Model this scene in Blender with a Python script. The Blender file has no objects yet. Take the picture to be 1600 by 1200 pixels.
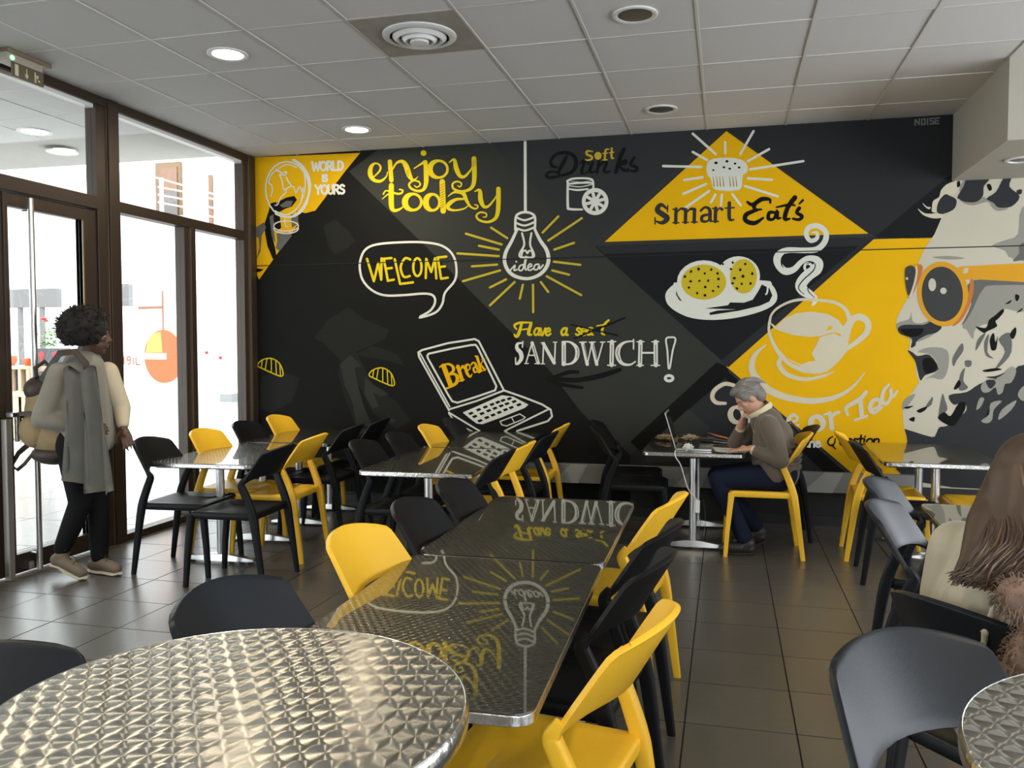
import bpy, bmesh, math, random
from mathutils import Vector, Matrix, noise
from mathutils.geometry import tessellate_polygon
random.seed(7)
SC = bpy.context.scene
COL = SC.collection
R = math.radians

# ------------------------------------------------------------------ camera
F_PX, YAW, PITCH, ROLL, EYE = 1326.97, -0.2471, -0.0452, -0.0006, 1.42
_cy, _sy, _cp, _sp = math.cos(YAW), math.sin(YAW), math.cos(PITCH), math.sin(PITCH)
FWD = Vector((_sy*_cp, _cy*_cp, _sp)); RGT = Vector((_cy, -_sy, 0)); UPV = RGT.cross(FWD)
_r, _u = RGT*math.cos(ROLL)+UPV*math.sin(ROLL), -RGT*math.sin(ROLL)+UPV*math.cos(ROLL)
cam_d = bpy.data.cameras.new('camera'); cam = bpy.data.objects.new('camera', cam_d); COL.objects.link(cam)
cam_d.sensor_width = 36; cam_d.lens = F_PX/1600*36; cam_d.clip_start = 0.05; cam_d.clip_end = 200
cam.matrix_world = Matrix(((_r.x, _u.x, -FWD.x, 0), (_r.y, _u.y, -FWD.y, 0), (_r.z, _u.z, -FWD.z, EYE), (0, 0, 0, 1)))
SC.camera = cam
# survey helpers: measured photo point -> place in the room
def _ray(x, y): return FWD*F_PX + _r*(x-800) + _u*(600-y)
def onY(x, y, Y): d = _ray(x, y); return Vector((0, 0, EYE)) + d*(Y/d.y)
def onZ(x, y, Z): d = _ray(x, y); return Vector((0, 0, EYE)) + d*((Z-EYE)/d.z)
def onX(x, y, X): d = _ray(x, y); return Vector((0, 0, EYE)) + d*(X/d.x)

# ------------------------------------------------------------------ world, light, exposure
SC.view_settings.view_transform = 'Standard'; SC.view_settings.look = 'None'
SC.view_settings.gamma = 1; SC.view_settings.use_curve_mapping = False
SC.view_settings.exposure = -0.2
SC.cycles.use_denoising = True
SC.cycles.max_bounces = 7; SC.cycles.diffuse_bounces = 4; SC.cycles.glossy_bounces = 4
SC.cycles.transparent_max_bounces = 12
SC.cycles.caustics_reflective = False; SC.cycles.caustics_refractive = False
SC.cycles.sample_clamp_indirect = 6
W = bpy.data.worlds.new('sky'); SC.world = W; W.use_nodes = True
W.node_tree.nodes['Background'].inputs[0].default_value = (0.90, 0.95, 1.0, 1)
W.node_tree.nodes['Background'].inputs[1].default_value = 8.2
def area(name, loc, rot, sx, sy, power, col=(1, 1, 1), portal=False, spread=180):
    l = bpy.data.lights.new(name, 'AREA'); l.shape = 'RECTANGLE'; l.size = sx; l.size_y = sy
    l.energy = power; l.color = col; l.spread = R(spread)
    if portal: l.cycles.is_portal = True
    o = bpy.data.objects.new(name, l); COL.objects.link(o); o.location = loc; o.rotation_euler = rot
    return o
# daylight openings: the glazed facade on the left, the window walls behind and right of the camera
area('facade_portal', (-4.45, 2.2, 1.6), (0, R(-90), 0), 3.1, 9.6, 1, portal=True)
area('right_window_portal', (4.52, 2.65, 1.63), (0, R(90), 0), 2.0, 8.5, 1, portal=True)
area('rear_window_portal', (2.15, -3.02, 1.75), (R(90), 0, 0), 3.1, 2.2, 1, portal=True)

# ------------------------------------------------------------------ materials
MATS = {}
def nmat(name, col, rough=0.5, metal=0.0, bump=0.0, bscale=60, var=0.0, vscale=3, spec=0.5, emit=None, estr=0, coat=0, sheen=0):
    if name in MATS: return MATS[name]
    m = bpy.data.materials.new(name); m.use_nodes = True; nt = m.node_tree; N = nt.nodes; L = nt.links
    b = N['Principled BSDF']
    b.inputs['Base Color'].default_value = (*col, 1); b.inputs['Roughness'].default_value = rough
    b.inputs['Metallic'].default_value = metal; b.inputs['Specular IOR Level'].default_value = spec
    b.inputs['Coat Weight'].default_value = coat; b.inputs['Sheen Weight'].default_value = sheen
    if emit: b.inputs['Emission Color'].default_value = (*emit, 1); b.inputs['Emission Strength'].default_value = estr
    tc = N.new('ShaderNodeTexCoord')
    if var:
        n = N.new('ShaderNodeTexNoise'); n.inputs['Scale'].default_value = vscale; n.inputs['Detail'].default_value = 5
        L.new(tc.outputs['Object'], n.inputs['Vector'])
        r = N.new('ShaderNodeMapRange'); r.inputs['To Min'].default_value = 1-var; r.inputs['To Max'].default_value = 1+var
        L.new(n.outputs['Fac'], r.inputs['Value'])
        mx = N.new('ShaderNodeVectorMath'); mx.operation = 'SCALE'; mx.inputs[0].default_value = col
        L.new(r.outputs['Result'], mx.inputs['Scale']); L.new(mx.outputs[0], b.inputs['Base Color'])
    if bump:
        n2 = N.new('ShaderNodeTexNoise'); n2.inputs['Scale'].default_value = bscale; n2.inputs['Detail'].default_value = 3
        L.new(tc.outputs['Object'], n2.inputs['Vector'])
        bp = N.new('ShaderNodeBump'); bp.inputs['Strength'].default_value = bump; bp.inputs['Distance'].default_value = 0.002
        L.new(n2.outputs['Fac'], bp.inputs['Height']); L.new(bp.outputs['Normal'], b.inputs['Normal'])
    MATS[name] = m; return m
def srgb(r, g, b):
    f = lambda c: (c/255/12.92 if c/255 <= .04045 else ((c/255+.055)/1.055)**2.4)
    return (f(r), f(g), f(b))

yellow_pl = nmat('yellow plastic', (0.86, 0.50, 0.025), 0.40, bump=.15, bscale=400)
black_pl = nmat('black plastic', (0.006, 0.0065, 0.008), 0.45, spec=.18, bump=.15, bscale=400)
slate_pl = nmat('charcoal blue plastic', (0.010, 0.013, 0.018), 0.34, spec=.3, bump=.15, bscale=400)
chrome = nmat('brushed steel', (0.62, 0.62, 0.62), 0.28, 1.0)
steel_edge = nmat('steel edging', (0.72, 0.72, 0.70), 0.22, 1.0, bump=.9, bscale=55)
bronze = nmat('dark bronze aluminium frame', (0.045, 0.030, 0.022), 0.42, 0.35)
bronze2 = nmat('bronze frame bead', (0.20, 0.155, 0.10), 0.35, 0.6)
ceil_tile = nmat('mineral fibre ceiling tile', (0.63, 0.615, 0.595), 0.9, bump=.5, bscale=220, var=.05, vscale=2)
ceil_grid = nmat('ceiling grid metal', (0.60, 0.58, 0.55), 0.5)
white_pa = nmat('white painted plaster', (0.72, 0.70, 0.66), 0.8, var=.03)
grey_pa = nmat('grey white plaster', (0.42, 0.40, 0.36), 0.85, var=.05)
white_pl = nmat('white plastic', (0.75, 0.75, 0.73), 0.35)
glass_m = bpy.data.materials.new('window glass'); glass_m.use_nodes = True
_n = glass_m.node_tree; _n.nodes.clear()
_o = _n.nodes.new('ShaderNodeOutputMaterial'); _mx = _n.nodes.new('ShaderNodeMixShader'); _t = _n.nodes.new('ShaderNodeBsdfTransparent'); _g = _n.nodes.new('ShaderNodeBsdfGlossy')
_g.inputs['Roughness'].default_value = 0.0; _mx.inputs[0].default_value = 0.07; _t.inputs[0].default_value = (.93, .95, .94, 1)
_n.links.new(_t.outputs[0], _mx.inputs[1]); _n.links.new(_g.outputs[0], _mx.inputs[2]); _n.links.new(_mx.outputs[0], _o.inputs[0])

def swirl_steel(name, pitch_x, pitch_y, rad, off, mirror_w, col, rough, aniso, slope):
    """engine-turned stainless sheet: overlapping brushed discs, each with a circular grain"""
    m = bpy.data.materials.new(name); m.use_nodes = True; nt = m.node_tree; N = nt.nodes; L = nt.links
    b = N['Principled BSDF']; b.inputs['Metallic'].default_value = 1; b.inputs['Base Color'].default_value = (*col, 1)
    b.inputs['Roughness'].default_value = rough; b.inputs['Anisotropic'].default_value = aniso
    tc = N.new('ShaderNodeTexCoord'); sp = N.new('ShaderNodeSeparateXYZ'); L.new(tc.outputs['Object'], sp.inputs[0])
    def mt(op, a, b_=None, c=None):
        n = N.new('ShaderNodeMath'); n.operation = op
        for i, v in enumerate((a, b_, c)):
            if v is None: continue
            if isinstance(v, (int, float)): n.inputs[i].default_value = v
            else: L.new(v, n.inputs[i])
        return n.outputs[0]
    ry = mt('DIVIDE', sp.outputs['Y'], pitch_y); row = mt('FLOOR', ry)
    v = mt('MULTIPLY', mt('SUBTRACT', mt('SUBTRACT', ry, row), .5), pitch_y)
    w = mt('SQRT', mt('MAXIMUM', mt('SUBTRACT', rad*rad, mt('MULTIPLY', v, v)), 0))
    odd = mt('MULTIPLY', mt('MODULO', mt('ABSOLUTE', row), 2), off*pitch_x)
    x = mt('ADD', sp.outputs['X'], odd)
    idx = mt('FLOOR', mt('DIVIDE', mt('ADD', x, w), pitch_x))
    dx = mt('SUBTRACT', x, mt('MULTIPLY', idx, pitch_x))
    cb = N.new('ShaderNodeCombineXYZ'); L.new(dx, cb.inputs[0]); L.new(v, cb.inputs[1])
    vt = N.new('ShaderNodeVectorTransform'); vt.vector_type = 'VECTOR'; vt.convert_from = 'OBJECT'; vt.convert_to = 'WORLD'
    nz = N.new('ShaderNodeVectorMath'); nz.operation = 'NORMALIZE'
    L.new(cb.outputs[0], vt.inputs[0]); L.new(vt.outputs[0], nz.inputs[0]); L.new(nz.outputs[0], b.inputs['Tangent'])
    # each disc keeps a faint crescent lip where the next one overlaps it
    dist = mt('SQRT', mt('ADD', mt('MULTIPLY', dx, dx), mt('MULTIPLY', v, v)))
    bp = N.new('ShaderNodeBump'); bp.inputs['Strength'].default_value = 1; bp.inputs['Distance'].default_value = 1
    L.new(mt('MULTIPLY', dist, slope), bp.inputs['Height']); L.new(bp.outputs[0], b.inputs['Normal'])
    gl = N.new('ShaderNodeBsdfGlossy'); gl.inputs['Roughness'].default_value = .02; gl.inputs['Color'].default_value = (col[0]*.9, col[1]*.9, col[2]*.9, 1)
    mx = N.new('ShaderNodeMixShader'); mx.inputs[0].default_value = mirror_w
    if mirror_w > 1:                      # clear hard lacquer over the sheet: mirrors more at a shallow angle
        fr_ = N.new('ShaderNodeFresnel'); fr_.inputs['IOR'].default_value = mirror_w; L.new(fr_.outputs[0], mx.inputs[0]); gl.inputs['Color'].default_value = (.92, .92, .88, 1)
    L.new(b.outputs[0], mx.inputs[1]); L.new(gl.outputs[0], mx.inputs[2]); L.new(mx.outputs[0], N['Material Output'].inputs[0])
    return m
swirl_big = swirl_steel('engine turned steel round', .032, .042, .0255, 0.5, .0, (.37, .365, .33), .32, 1.0, .012)
swirl_fine = swirl_steel('engine turned steel square', .024, .020, .0135, 0.5, 1.95, (.15, .152, .135), .27, 1.0, .02)

# ------------------------------------------------------------------ object helpers
def finish(o, name, mat, parent, smooth):
    COL.objects.link(o)
    if parent is not None: o.parent = parent
    if mat is not None:
        for mm in (mat if isinstance(mat, (list, tuple)) else [mat]): o.data.materials.append(mm)
    if smooth:
        for p in o.data.polygons: p.use_smooth = True
    return o
def mesh_from(name, verts, faces, mat=None, parent=None, smooth=False):
    me = bpy.data.meshes.new(name); me.from_pydata([tuple(v) for v in verts], [], faces); me.update()
    return finish(bpy.data.objects.new(name, me), name, mat, parent, smooth)
def tag(o, label=None, cat=None, group=None, kind=None):
    if label: o['label'] = label
    if cat: o['category'] = cat
    if group: o['group'] = group
    if kind: o['kind'] = kind
    return o
def thing(name, label, cat, loc=(0, 0, 0), rz=0, group=None):
    o = bpy.data.objects.new(name, None); COL.objects.link(o); o.empty_display_size = .1
    o.location = loc; o.rotation_euler = (0, 0, rz); return tag(o, label, cat, group)
def struct(name, parent=None, loc=(0, 0, 0)):
    o = bpy.data.objects.new(name, None); COL.objects.link(o); o.location = loc; o['kind'] = 'structure'; return o

class MB:
    def __init__(s): s.v = []; s.f = []
    def add(s, vs, fs):
        k = len(s.v); s.v += [Vector(v) for v in vs]; s.f += [tuple(i+k for i in f) for f in fs]; return s
    def box(s, a, b, M=None):
        x0, y0, z0 = a; x1, y1, z1 = b
        vs = [Vector(p) for p in ((x0, y0, z0), (x1, y0, z0), (x1, y1, z0), (x0, y1, z0), (x0, y0, z1), (x1, y0, z1), (x1, y1, z1), (x0, y1, z1))]
        if M: vs = [M @ v for v in vs]
        return s.add(vs, [(0, 3, 2, 1), (4, 5, 6, 7), (0, 1, 5, 4), (1, 2, 6, 5), (2, 3, 7, 6), (3, 0, 4, 7)])
    def sweep(s, pts, secs, n=10, up=None, sq=2.0, caps=True):
        """tube along pts; secs = (half width, half depth) per point; sq>2 gives a squarer section"""
        pts = [Vector(p) for p in pts]; rings = []
        side = Vector(up) if up else None
        for i, p in enumerate(pts):
            t = (pts[min(i+1, len(pts)-1)]-pts[max(i-1, 0)]).normalized()
            a = side if side is not None else (Vector((0, 0, 1)) if abs(t.z) < .9 else Vector((1, 0, 0)))
            b = t.cross(a).normalized(); a2 = b.cross(t).normalized()
            if side is None: side = None if len(pts) < 2 else a2
            else: side = a2
            w, d = secs[i] if isinstance(secs[i], (tuple, list)) else (secs[i], secs[i])
            ring = []
            for k in range(n):
                an = 2*math.pi*(k+.5)/n; c, q = math.cos(an), math.sin(an)
                cc = math.copysign(abs(c)**(2/sq), c); qq = math.copysign(abs(q)**(2/sq), q)
                ring.append(p+a2*cc*w+b*qq*d)
            rings.append(ring)
        vs = [v for r in rings for v in r]; fs = []
        for i in range(len(rings)-1):
            for k in range(n):
                fs.append((i*n+k, i*n+(k+1) % n, (i+1)*n+(k+1) % n, (i+1)*n+k))
        if caps: fs += [tuple(range(n-1, -1, -1)), tuple((len(rings)-1)*n+k for k in range(n))]
        return s.add(vs, fs)
    def cyl(s, p0, p1, r0, r1=None, n=14): return s.sweep([p0, p1], [r0, r1 if r1 is not None else r0], n)
    def lathe(s, prof, c=(0, 0, 0), n=24):
        c = Vector(c); vs = []; fs = []
        for r, z in prof:
            for k in range(n): vs.append(c+Vector((r*math.cos(2*math.pi*k/n), r*math.sin(2*math.pi*k/n), z)))
        for i in range(len(prof)-1):
            for k in range(n): fs.append((i*n+k, i*n+(k+1) % n, (i+1)*n+(k+1) % n, (i+1)*n+k))
        fs += [tuple(range(n-1, -1, -1)), tuple((len(prof)-1)*n+k for k in range(n))]
        return s.add(vs, fs)
    def ell(s, c, r, M=None, n=12, m=8):
        c = Vector(c); vs = []; fs = []
        for i in range(1, m):
            th = math.pi*i/m
            for k in range(n):
                p = Vector((r[0]*math.sin(th)*math.cos(2*math.pi*k/n), r[1]*math.sin(th)*math.sin(2*math.pi*k/n), r[2]*math.cos(th)))
                vs.append(c+(M @ p if M else p))
        for z in (r[2], -r[2]):
            p = Vector((0, 0, z)); vs.append(c+(M @ p if M else p))
        a, b = len(vs)-2, len(vs)-1
        for i in range(m-2):
            for k in range(n): fs.append((i*n+k, (i+1)*n+k, (i+1)*n+(k+1) % n, i*n+(k+1) % n))
        for k in range(n): fs.append((a, k, (k+1) % n)); fs.append((b, (m-2)*n+(k+1) % n, (m-2)*n+k))
        return s.add(vs, fs)
    def prism(s, poly, z0, z1):
        n = len(poly); vs = [(x, y, z0) for x, y in poly]+[(x, y, z1) for x, y in poly]
        fs = [tuple(range(n-1, -1, -1)), tuple(range(n, 2*n))]+[(i, (i+1) % n, n+(i+1) % n, n+i) for i in range(n)]
        return s.add(vs, fs)
    def build(s, name, mat=None, parent=None, smooth=False, bevel=0, seg=2, org=None):
        vs = [v-Vector(org) for v in s.v] if org is not None else s.v
        o = mesh_from(name, vs, s.f, mat, parent, smooth)
        if bevel:
            m = o.modifiers.new('bevel', 'BEVEL'); m.width = bevel; m.segments = seg; m.limit_method = 'ANGLE'; m.angle_limit = R(40)
            for p in o.data.polygons: p.use_smooth = True
            m.harden_normals = True
        if smooth and not bevel:
            try: o.data.set_sharp_from_angle(angle=R(50))
            except Exception: pass
        return o
def rrect(w, d, r, n=5, cx=0, cy=0):
    out = []
    for sx, sy, a0 in ((1, 1, 0), (-1, 1, 90), (-1, -1, 180), (1, -1, 270)):
        for k in range(n+1):
            a = R(a0+90*k/n); out.append((cx+sx*(w/2-r)+r*math.cos(a), cy+sy*(d/2-r)+r*math.sin(a)))
    return out
def copy_tree(o, parent=None):
    c = o.copy(); COL.objects.link(c)
    if parent is not None: c.parent = parent
    for ch in o.children: copy_tree(ch, c)
    return c
def voxel(mb, size, smooth=3):
    """melt overlapping volumes into one continuous skin"""
    o = mesh_from('tmp', mb.v, mb.f)
    m = o.modifiers.new('r', 'REMESH'); m.mode = 'VOXEL'; m.voxel_size = size
    if smooth:
        s = o.modifiers.new('s', 'SMOOTH'); s.iterations = smooth; s.factor = .5
    dg = bpy.context.evaluated_depsgraph_get(); dg.update()
    me = bpy.data.meshes.new_from_object(o.evaluated_get(dg)); bpy.data.objects.remove(o)
    return me
def blob(name, mb, size, smooth, mat, parent):
    me = voxel(mb, size, smooth); me.name = name
    return finish(bpy.data.objects.new(name, me), name, mat, parent, True)
# ------------------------------------------------------------------ the room
CZ = 3.143; WY = 7.04; FX = -4.25
GX0, GY0 = -2.5688, 4.2243          # ceiling grid
# floor: slab + single tiles
fl = struct('floor')
slab_m = nmat('dark grout', (0.022, 0.021, 0.020), .8)
MB().box((-4.31, -3.0, -.12), (4.5, WY, -.004)).build('floor_slab', slab_m, fl)
tile_m = nmat('slate grey floor tile', (0.095, 0.088, 0.079), 0.30, bump=.26, bscale=26, var=.22, vscale=1.4, spec=1.0)
T = .4025; TX0, TY0 = -3.7605, 4.411
tile0 = None; near_mb = MB()
for i in range(-2, 21):
    for j in range(-19, 7):
        x0, y0 = TX0+i*T, TY0+j*T
        if x0 > 4.5 or y0 < -3 or y0 > WY: continue
        a, b = max(x0, -4.31)+.003, min(x0+T, 4.5)-.003; c, d = y0+.003, min(y0+T, WY)-.003
        if b-a < .02 or d-c < .02: continue
        full = abs(b-a-T+.006) < 1e-3 and abs(d-c-T+.006) < 1e-3
        if y0 > 2.1 and x0 < 2.3 or (y0 > .8 and x0 < -.9):
            if full:
                if tile0 is None:
                    tile0 = MB().box((.003, .003, -.006), (T-.003, T-.003, 0)).build('floor_tile', tile_m, fl); o = tile0
                else: o = tile0.copy(); COL.objects.link(o)
                o.location = (x0, y0, random.uniform(-.0006, .0006)); o.rotation_euler = (random.uniform(-.0012, .0012), random.uniform(-.0012, .0012), 0)
            else: MB().box((a, c, -.006), (b, d, 0)).build('floor_tile', tile_m, fl)
        else: near_mb.box((a, c, -.006), (b, d, 0))
near_mb.build('floor_tiles', tile_m, fl)['kind'] = 'stuff'

# ceiling: deck, lay-in tiles and the metal grid
ce = struct('ceiling')
MB().box((-4.31, -3.0, CZ+.03), (4.5, WY, CZ+.15)).build('ceiling_deck', grey_pa, ce)
LAMPS = [(-2.875, 6.345, 1), (-2.875, 4.535, 1), (-.48, 4.525, 0), (-.48, 6.355, 0), (-2.875, 2.72, 1), (-.48, 2.72, 0), (-2.875, .9, 1), (-.48, .9, 1), (1.9, 2.72, 0), (1.9, .9, 1)]
VENT = (-1.669, 4.524)
ct0 = None; far_mb = MB()
for i in range(-3, 13):
    for j in range(-13, 5):
        x0, y0 = GX0+i*.6, GY0+j*.6
        a, b, c, d = max(x0, -4.25), min(x0+.6, 4.5), max(y0, -3), min(y0+.6, WY)
        if b-a < .03 or d-c < .03: continue
        if abs((a+b)/2-VENT[0]) < .1 and abs((c+d)/2-VENT[1]) < .1: continue
        if a > 1.5 and c > 5.6: continue
        if y0 > 1.7:
            if b-a > .59 and d-c > .59:
                if ct0 is None:
                    ct0 = MB().box((.004, .004, 0), (.596, .596, .015)).build('ceiling_tile', ceil_tile, ce); o = ct0
                else: o = ct0.copy(); COL.objects.link(o)
                o.location = (x0, y0, CZ+random.uniform(0, .003)); o.rotation_euler = (random.uniform(-.002, .002), random.uniform(-.002, .002), 0)
            else: MB().box((a+.004, c+.004, CZ), (b-.004, d-.004, CZ+.015)).build('ceiling_tile', ceil_tile, ce)
        else: far_mb.box((a+.004, c+.004, CZ), (b-.004, d-.004, CZ+.015))
far_mb.build('ceiling_tiles', ceil_tile, ce)['kind'] = 'stuff'
for i in range(-2, 12):
    x = GX0+i*.6
    MB().box((x-.007, -3, CZ-.004), (x+.007, WY if x < 1.6 else 5.74, CZ+.004)).build('grid_bar', ceil_grid, ce)
for j in range(-12, 5):
    y = GY0+j*.6
    MB().box((-4.25, y-.005, CZ-.002), (4.5 if y < 5.6 else 1.62, y+.005, CZ+.004)).build('grid_bar', ceil_grid, ce)

# air diffuser in its tile
v = thing('ceiling_vent', 'round white air diffuser in a dusty metal ceiling panel', 'vent', (VENT[0], VENT[1], CZ))
dusty = nmat('dusty panel', (0.33, 0.30, 0.26), .6, var=.25, vscale=9)
MB().box((-.295, -.295, -.004), (.295, .295, .012)).build('panel', dusty, v)
for k, (r0, r1, z) in enumerate(((.205, .165, -.022), (.150, .115, -.034), (.100, .070, -.044))):
    MB().lathe([(r0, -.004), (r0, z*.5), (r1+.012, z), (r1, z+.004), (r1+.008, -.003)], n=40).build('ring', white_pl, v, True)
MB().lathe([(.055, -.004), (.052, -.05), (.0, -.056)], n=24).build('hub', white_pl, v, True)
MB().lathe([(.162, -.0045), (.0, -.005)], n=32).build('throat', nmat('vent dark', (.02, .02, .02), .8), v)
# recessed downlights
glow_on = nmat('lit lamp', (1, .9, .7), .5, emit=(1.0, .90, .66), estr=16)
lens_off = nmat('lamp lens off', (0.10, 0.10, 0.095), .25)
for n, (x, y, on) in enumerate(LAMPS):
    lab = {0: 'lit round ceiling downlight nearest the facade corner above the painted word enjoy', 1: 'lit round ceiling downlight left of the air diffuser',
           2: 'switched off round ceiling downlight right of the air diffuser', 3: 'switched off round ceiling downlight above the words soft drinks'}.get(n, 'round downlight in the ceiling outside the picture')
    t = thing('ceiling_light', lab, 'light', (x, y, CZ), 0, 'recessed ceiling downlights')
    MB().lathe([(.118, 0), (.118, -.008), (.108, -.012), (.09, -.006), (.092, .0)], n=36).build('ring', white_pl, t, True)
    MB().lathe([(.0, -.0045), (.0925, -.004), (.0925, -.001), (0, -.001)], n=36).build('lens', glow_on if on else lens_off, t)
    if on:
        l = bpy.data.lights.new('downlight', 'AREA'); l.shape = 'DISK'; l.size = .16; l.energy = 22; l.color = (1, .84, .62)
        lo = bpy.data.objects.new('downlight', l); COL.objects.link(lo); lo.location = (x, y, CZ-.016)

# back wall body (the painting is laid on it further down)
wb = struct('wall_back')
wall_base = nmat('mural charcoal base', (0.0135, 0.0140, 0.0130), .62, bump=.12, bscale=40, spec=.4)
MB().box((-4.31, WY, -.05), (4.5, WY+.2, CZ+.15)).build('wall_body', wall_base, wb)
MB().box((-4.2, WY-.006, 2.150), (3.6, WY-.0055, 2.158)).build('seam_shade_strip', nmat('painted seam shade', (.006, .006, .006), .9), wb)  # thin dark strip on the surface, painted in for the seam's recess shade
# bulkhead right
bk = struct('trim_1')
bk_m = nmat('grey bulkhead plaster', (0.40, 0.37, 0.31), .85, var=.04)
MB().box((1.625, 5.735, 2.65), (4.5, WY, CZ+.1)).build('bulkhead', bk_m, bk)
t = thing('soffit_light', 'round downlight under the low bulkhead at the right edge', 'light', (1.88, 6.33, 2.65))
MB().lathe([(.10, 0), (.10, -.008), (.08, -.01), (.078, .0)], n=28).build('ring', white_pl, t, True)
MB().lathe([(.0, -.004), (.078, -.004), (.078, -.001), (0, -.001)], n=28).build('lens', lens_off, t)
# right wall and rear wall with window openings (behind the camera)
wr = struct('wall_right')
MB().box((4.5, -3, 0), (4.65, WY, .62)).box((4.5, -3, 2.64), (4.65, WY, CZ+.15)).box((4.5, 6.9, .62), (4.65, WY, 2.64)).box((4.5, -3, .62), (4.65, -1.6, 2.88)).build('wall_body', white_pa, wr)
wf = struct('wall_front')
MB().box((-4.31, -3.15, 0), (4.65, -3, .62)).box((-4.31, -3.15, 2.88), (4.65, -3, CZ+.15)).box((-4.31, -3.15, .62), (.6, -3, 2.88)).box((3.7, -3.15, .62), (4.65, -3, 2.88)).build('wall_body', white_pa, wf)
w2 = struct('window_2'); m2 = MB()
for y in (-1.6, .5, 2.6, 4.7, 6.84): m2.box((4.52, y, .62), (4.6, y+.06, 2.64))
m2.box((4.52, -1.6, .62), (4.6, 6.9, .68)).box((4.52, -1.6, 2.58), (4.6, 6.9, 2.64)).build('window_frame', bronze, w2)
w3 = struct('window_3'); m3 = MB()
for x in (.6, 2.1, 3.64): m3.box((x, -3.1, .62), (x+.06, -3.03, 2.88))
m3.box((.6, -3.1, .62), (3.7, -3.03, .68)).box((.6, -3.1, 2.82), (3.7, -3.03, 2.88)).build('window_frame', bronze, w3)

# left glazed facade: posts, rails and panes
fa = struct('window_1')
def fr(name, y0, y1, z0, z1, x0=-4.31, x1=-4.21, mat=bronze, bev=.004): return MB().box((x0, y0, z0), (x1, y1, z1)).build(name, mat, fa, bevel=bev)
fr('post', 5.035, 5.125, 0, CZ, -4.31, -4.22); fr('post', 5.135, 5.24, 0, CZ, -4.32, -4.20)
fr('post_bead', 5.124, 5.136, 0, CZ, -4.30, -4.215, bronze2, 0)
fr('post', 6.00, 6.06, .05, 2.375, -4.31, -4.22); fr('post', 6.062, 6.13, .05, 2.375, -4.31, -4.205); fr('post_bead', 6.055, 6.066, .05, 2.37, -4.30, -4.204, bronze2, 0)
fr('post', 6.87, 6.94, 0, CZ, -4.31, -4.22); fr('post', 6.942, 7.035, 0, CZ, -4.31, -4.195); fr('post_bead', 6.935, 6.946, 0, CZ, -4.30, -4.20, bronze2, 0)
fr('top_rail', -3, 7.035, 3.08, CZ); fr('transom', 5.24, 6.87, 2.372, 2.45); fr('transom', -3, 5.035, 2.36, 2.45)
fr('bottom_rail', 5.24, 7.0, 0, .052)
fr('frame_bead', 5.24, 6.87, 3.055, 3.08, -4.29, -4.235, white_pl, 0); fr('frame_bead', -3, 5.03, 3.055, 3.08, -4.29, -4.235, white_pl, 0)
def pane(y0, y1, z0, z1, par=fa, x=-4.262): return MB().box((x-.003, y0, z0), (x+.003, y1, z1)).build('glass_pane', glass_m, par)
pane(5.24, 6.0, .05, 2.372); pane(6.13, 6.87, .05, 2.372); pane(5.24, 6.87, 2.45, 3.08); pane(3.2, 5.035, 2.45, 3.08)
for y in (3.35, 2.3, 1.2, 0.1, -1.0, -2.1):
    fr('post', y-.06, y+.06, 0, CZ)
    pane(y-1.04 if y > -2 else -3, y-.06, .05, 2.36); pane(y-1.04 if y > -2 else -3, y-.06, 2.45, 3.08)
fr('bottom_rail', -3, 3.3, 0, .052)
# double glass door
for n, (a, b, side) in enumerate(((4.252, 5.035, 1), (3.41, 4.236, -1))):
    d = struct('door_%d' % (n+1))
    MB().box((-4.29, a, .012), (-4.235, a+.035, 2.355)).build('door_stile', bronze, d, bevel=.003)
    MB().box((-4.29, b-.135, .012), (-4.235, b, 2.355)).build('door_stile', bronze, d, bevel=.003)
    MB().box((-4.29, a+.035, 2.27), (-4.235, b-.135, 2.355)).build('door_rail', bronze, d, bevel=.003)
    MB().box((-4.29, a+.035, .012), (-4.235, b-.135, .13)).build('door_rail', bronze, d, bevel=.003)
    MB().box((-4.286, b-.135, .13), (-4.230, b-.123, 2.27)).build('glazing_bead', bronze2, d)
    pane(a+.035, b-.135, .13, 2.27, d)
    hy = 4.40 if n == 0 else 4.195
    if n == 0:
        h = MB().cyl((-4.175, hy, .02), (-4.175, hy, 2.33), .019, n=18).build('pull_bar', chrome, d, True)
        MB().cyl((-4.175, hy, .12), (-4.24, hy, .12), .009).cyl((-4.175, hy, 2.25), (-4.24, hy, 2.25), .009).box((-4.235, hy-.06, .03), (-4.2, hy-.015, .075)).build('bracket', chrome, h)
    else:
        h = MB().box((-4.21, hy-.03, .0), (-4.17, hy+.015, .98)).build('pull_bar', nmat('satin aluminium', (.3, .29, .27), .4, .6), d, bevel=.006)
        MB().box((-4.2, hy, .99), (-4.15, hy+.055, 1.02)).box((-4.17, hy+.03, .84), (-4.15, hy+.055, 1.0)).build('handle', chrome, h, bevel=.005)
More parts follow.
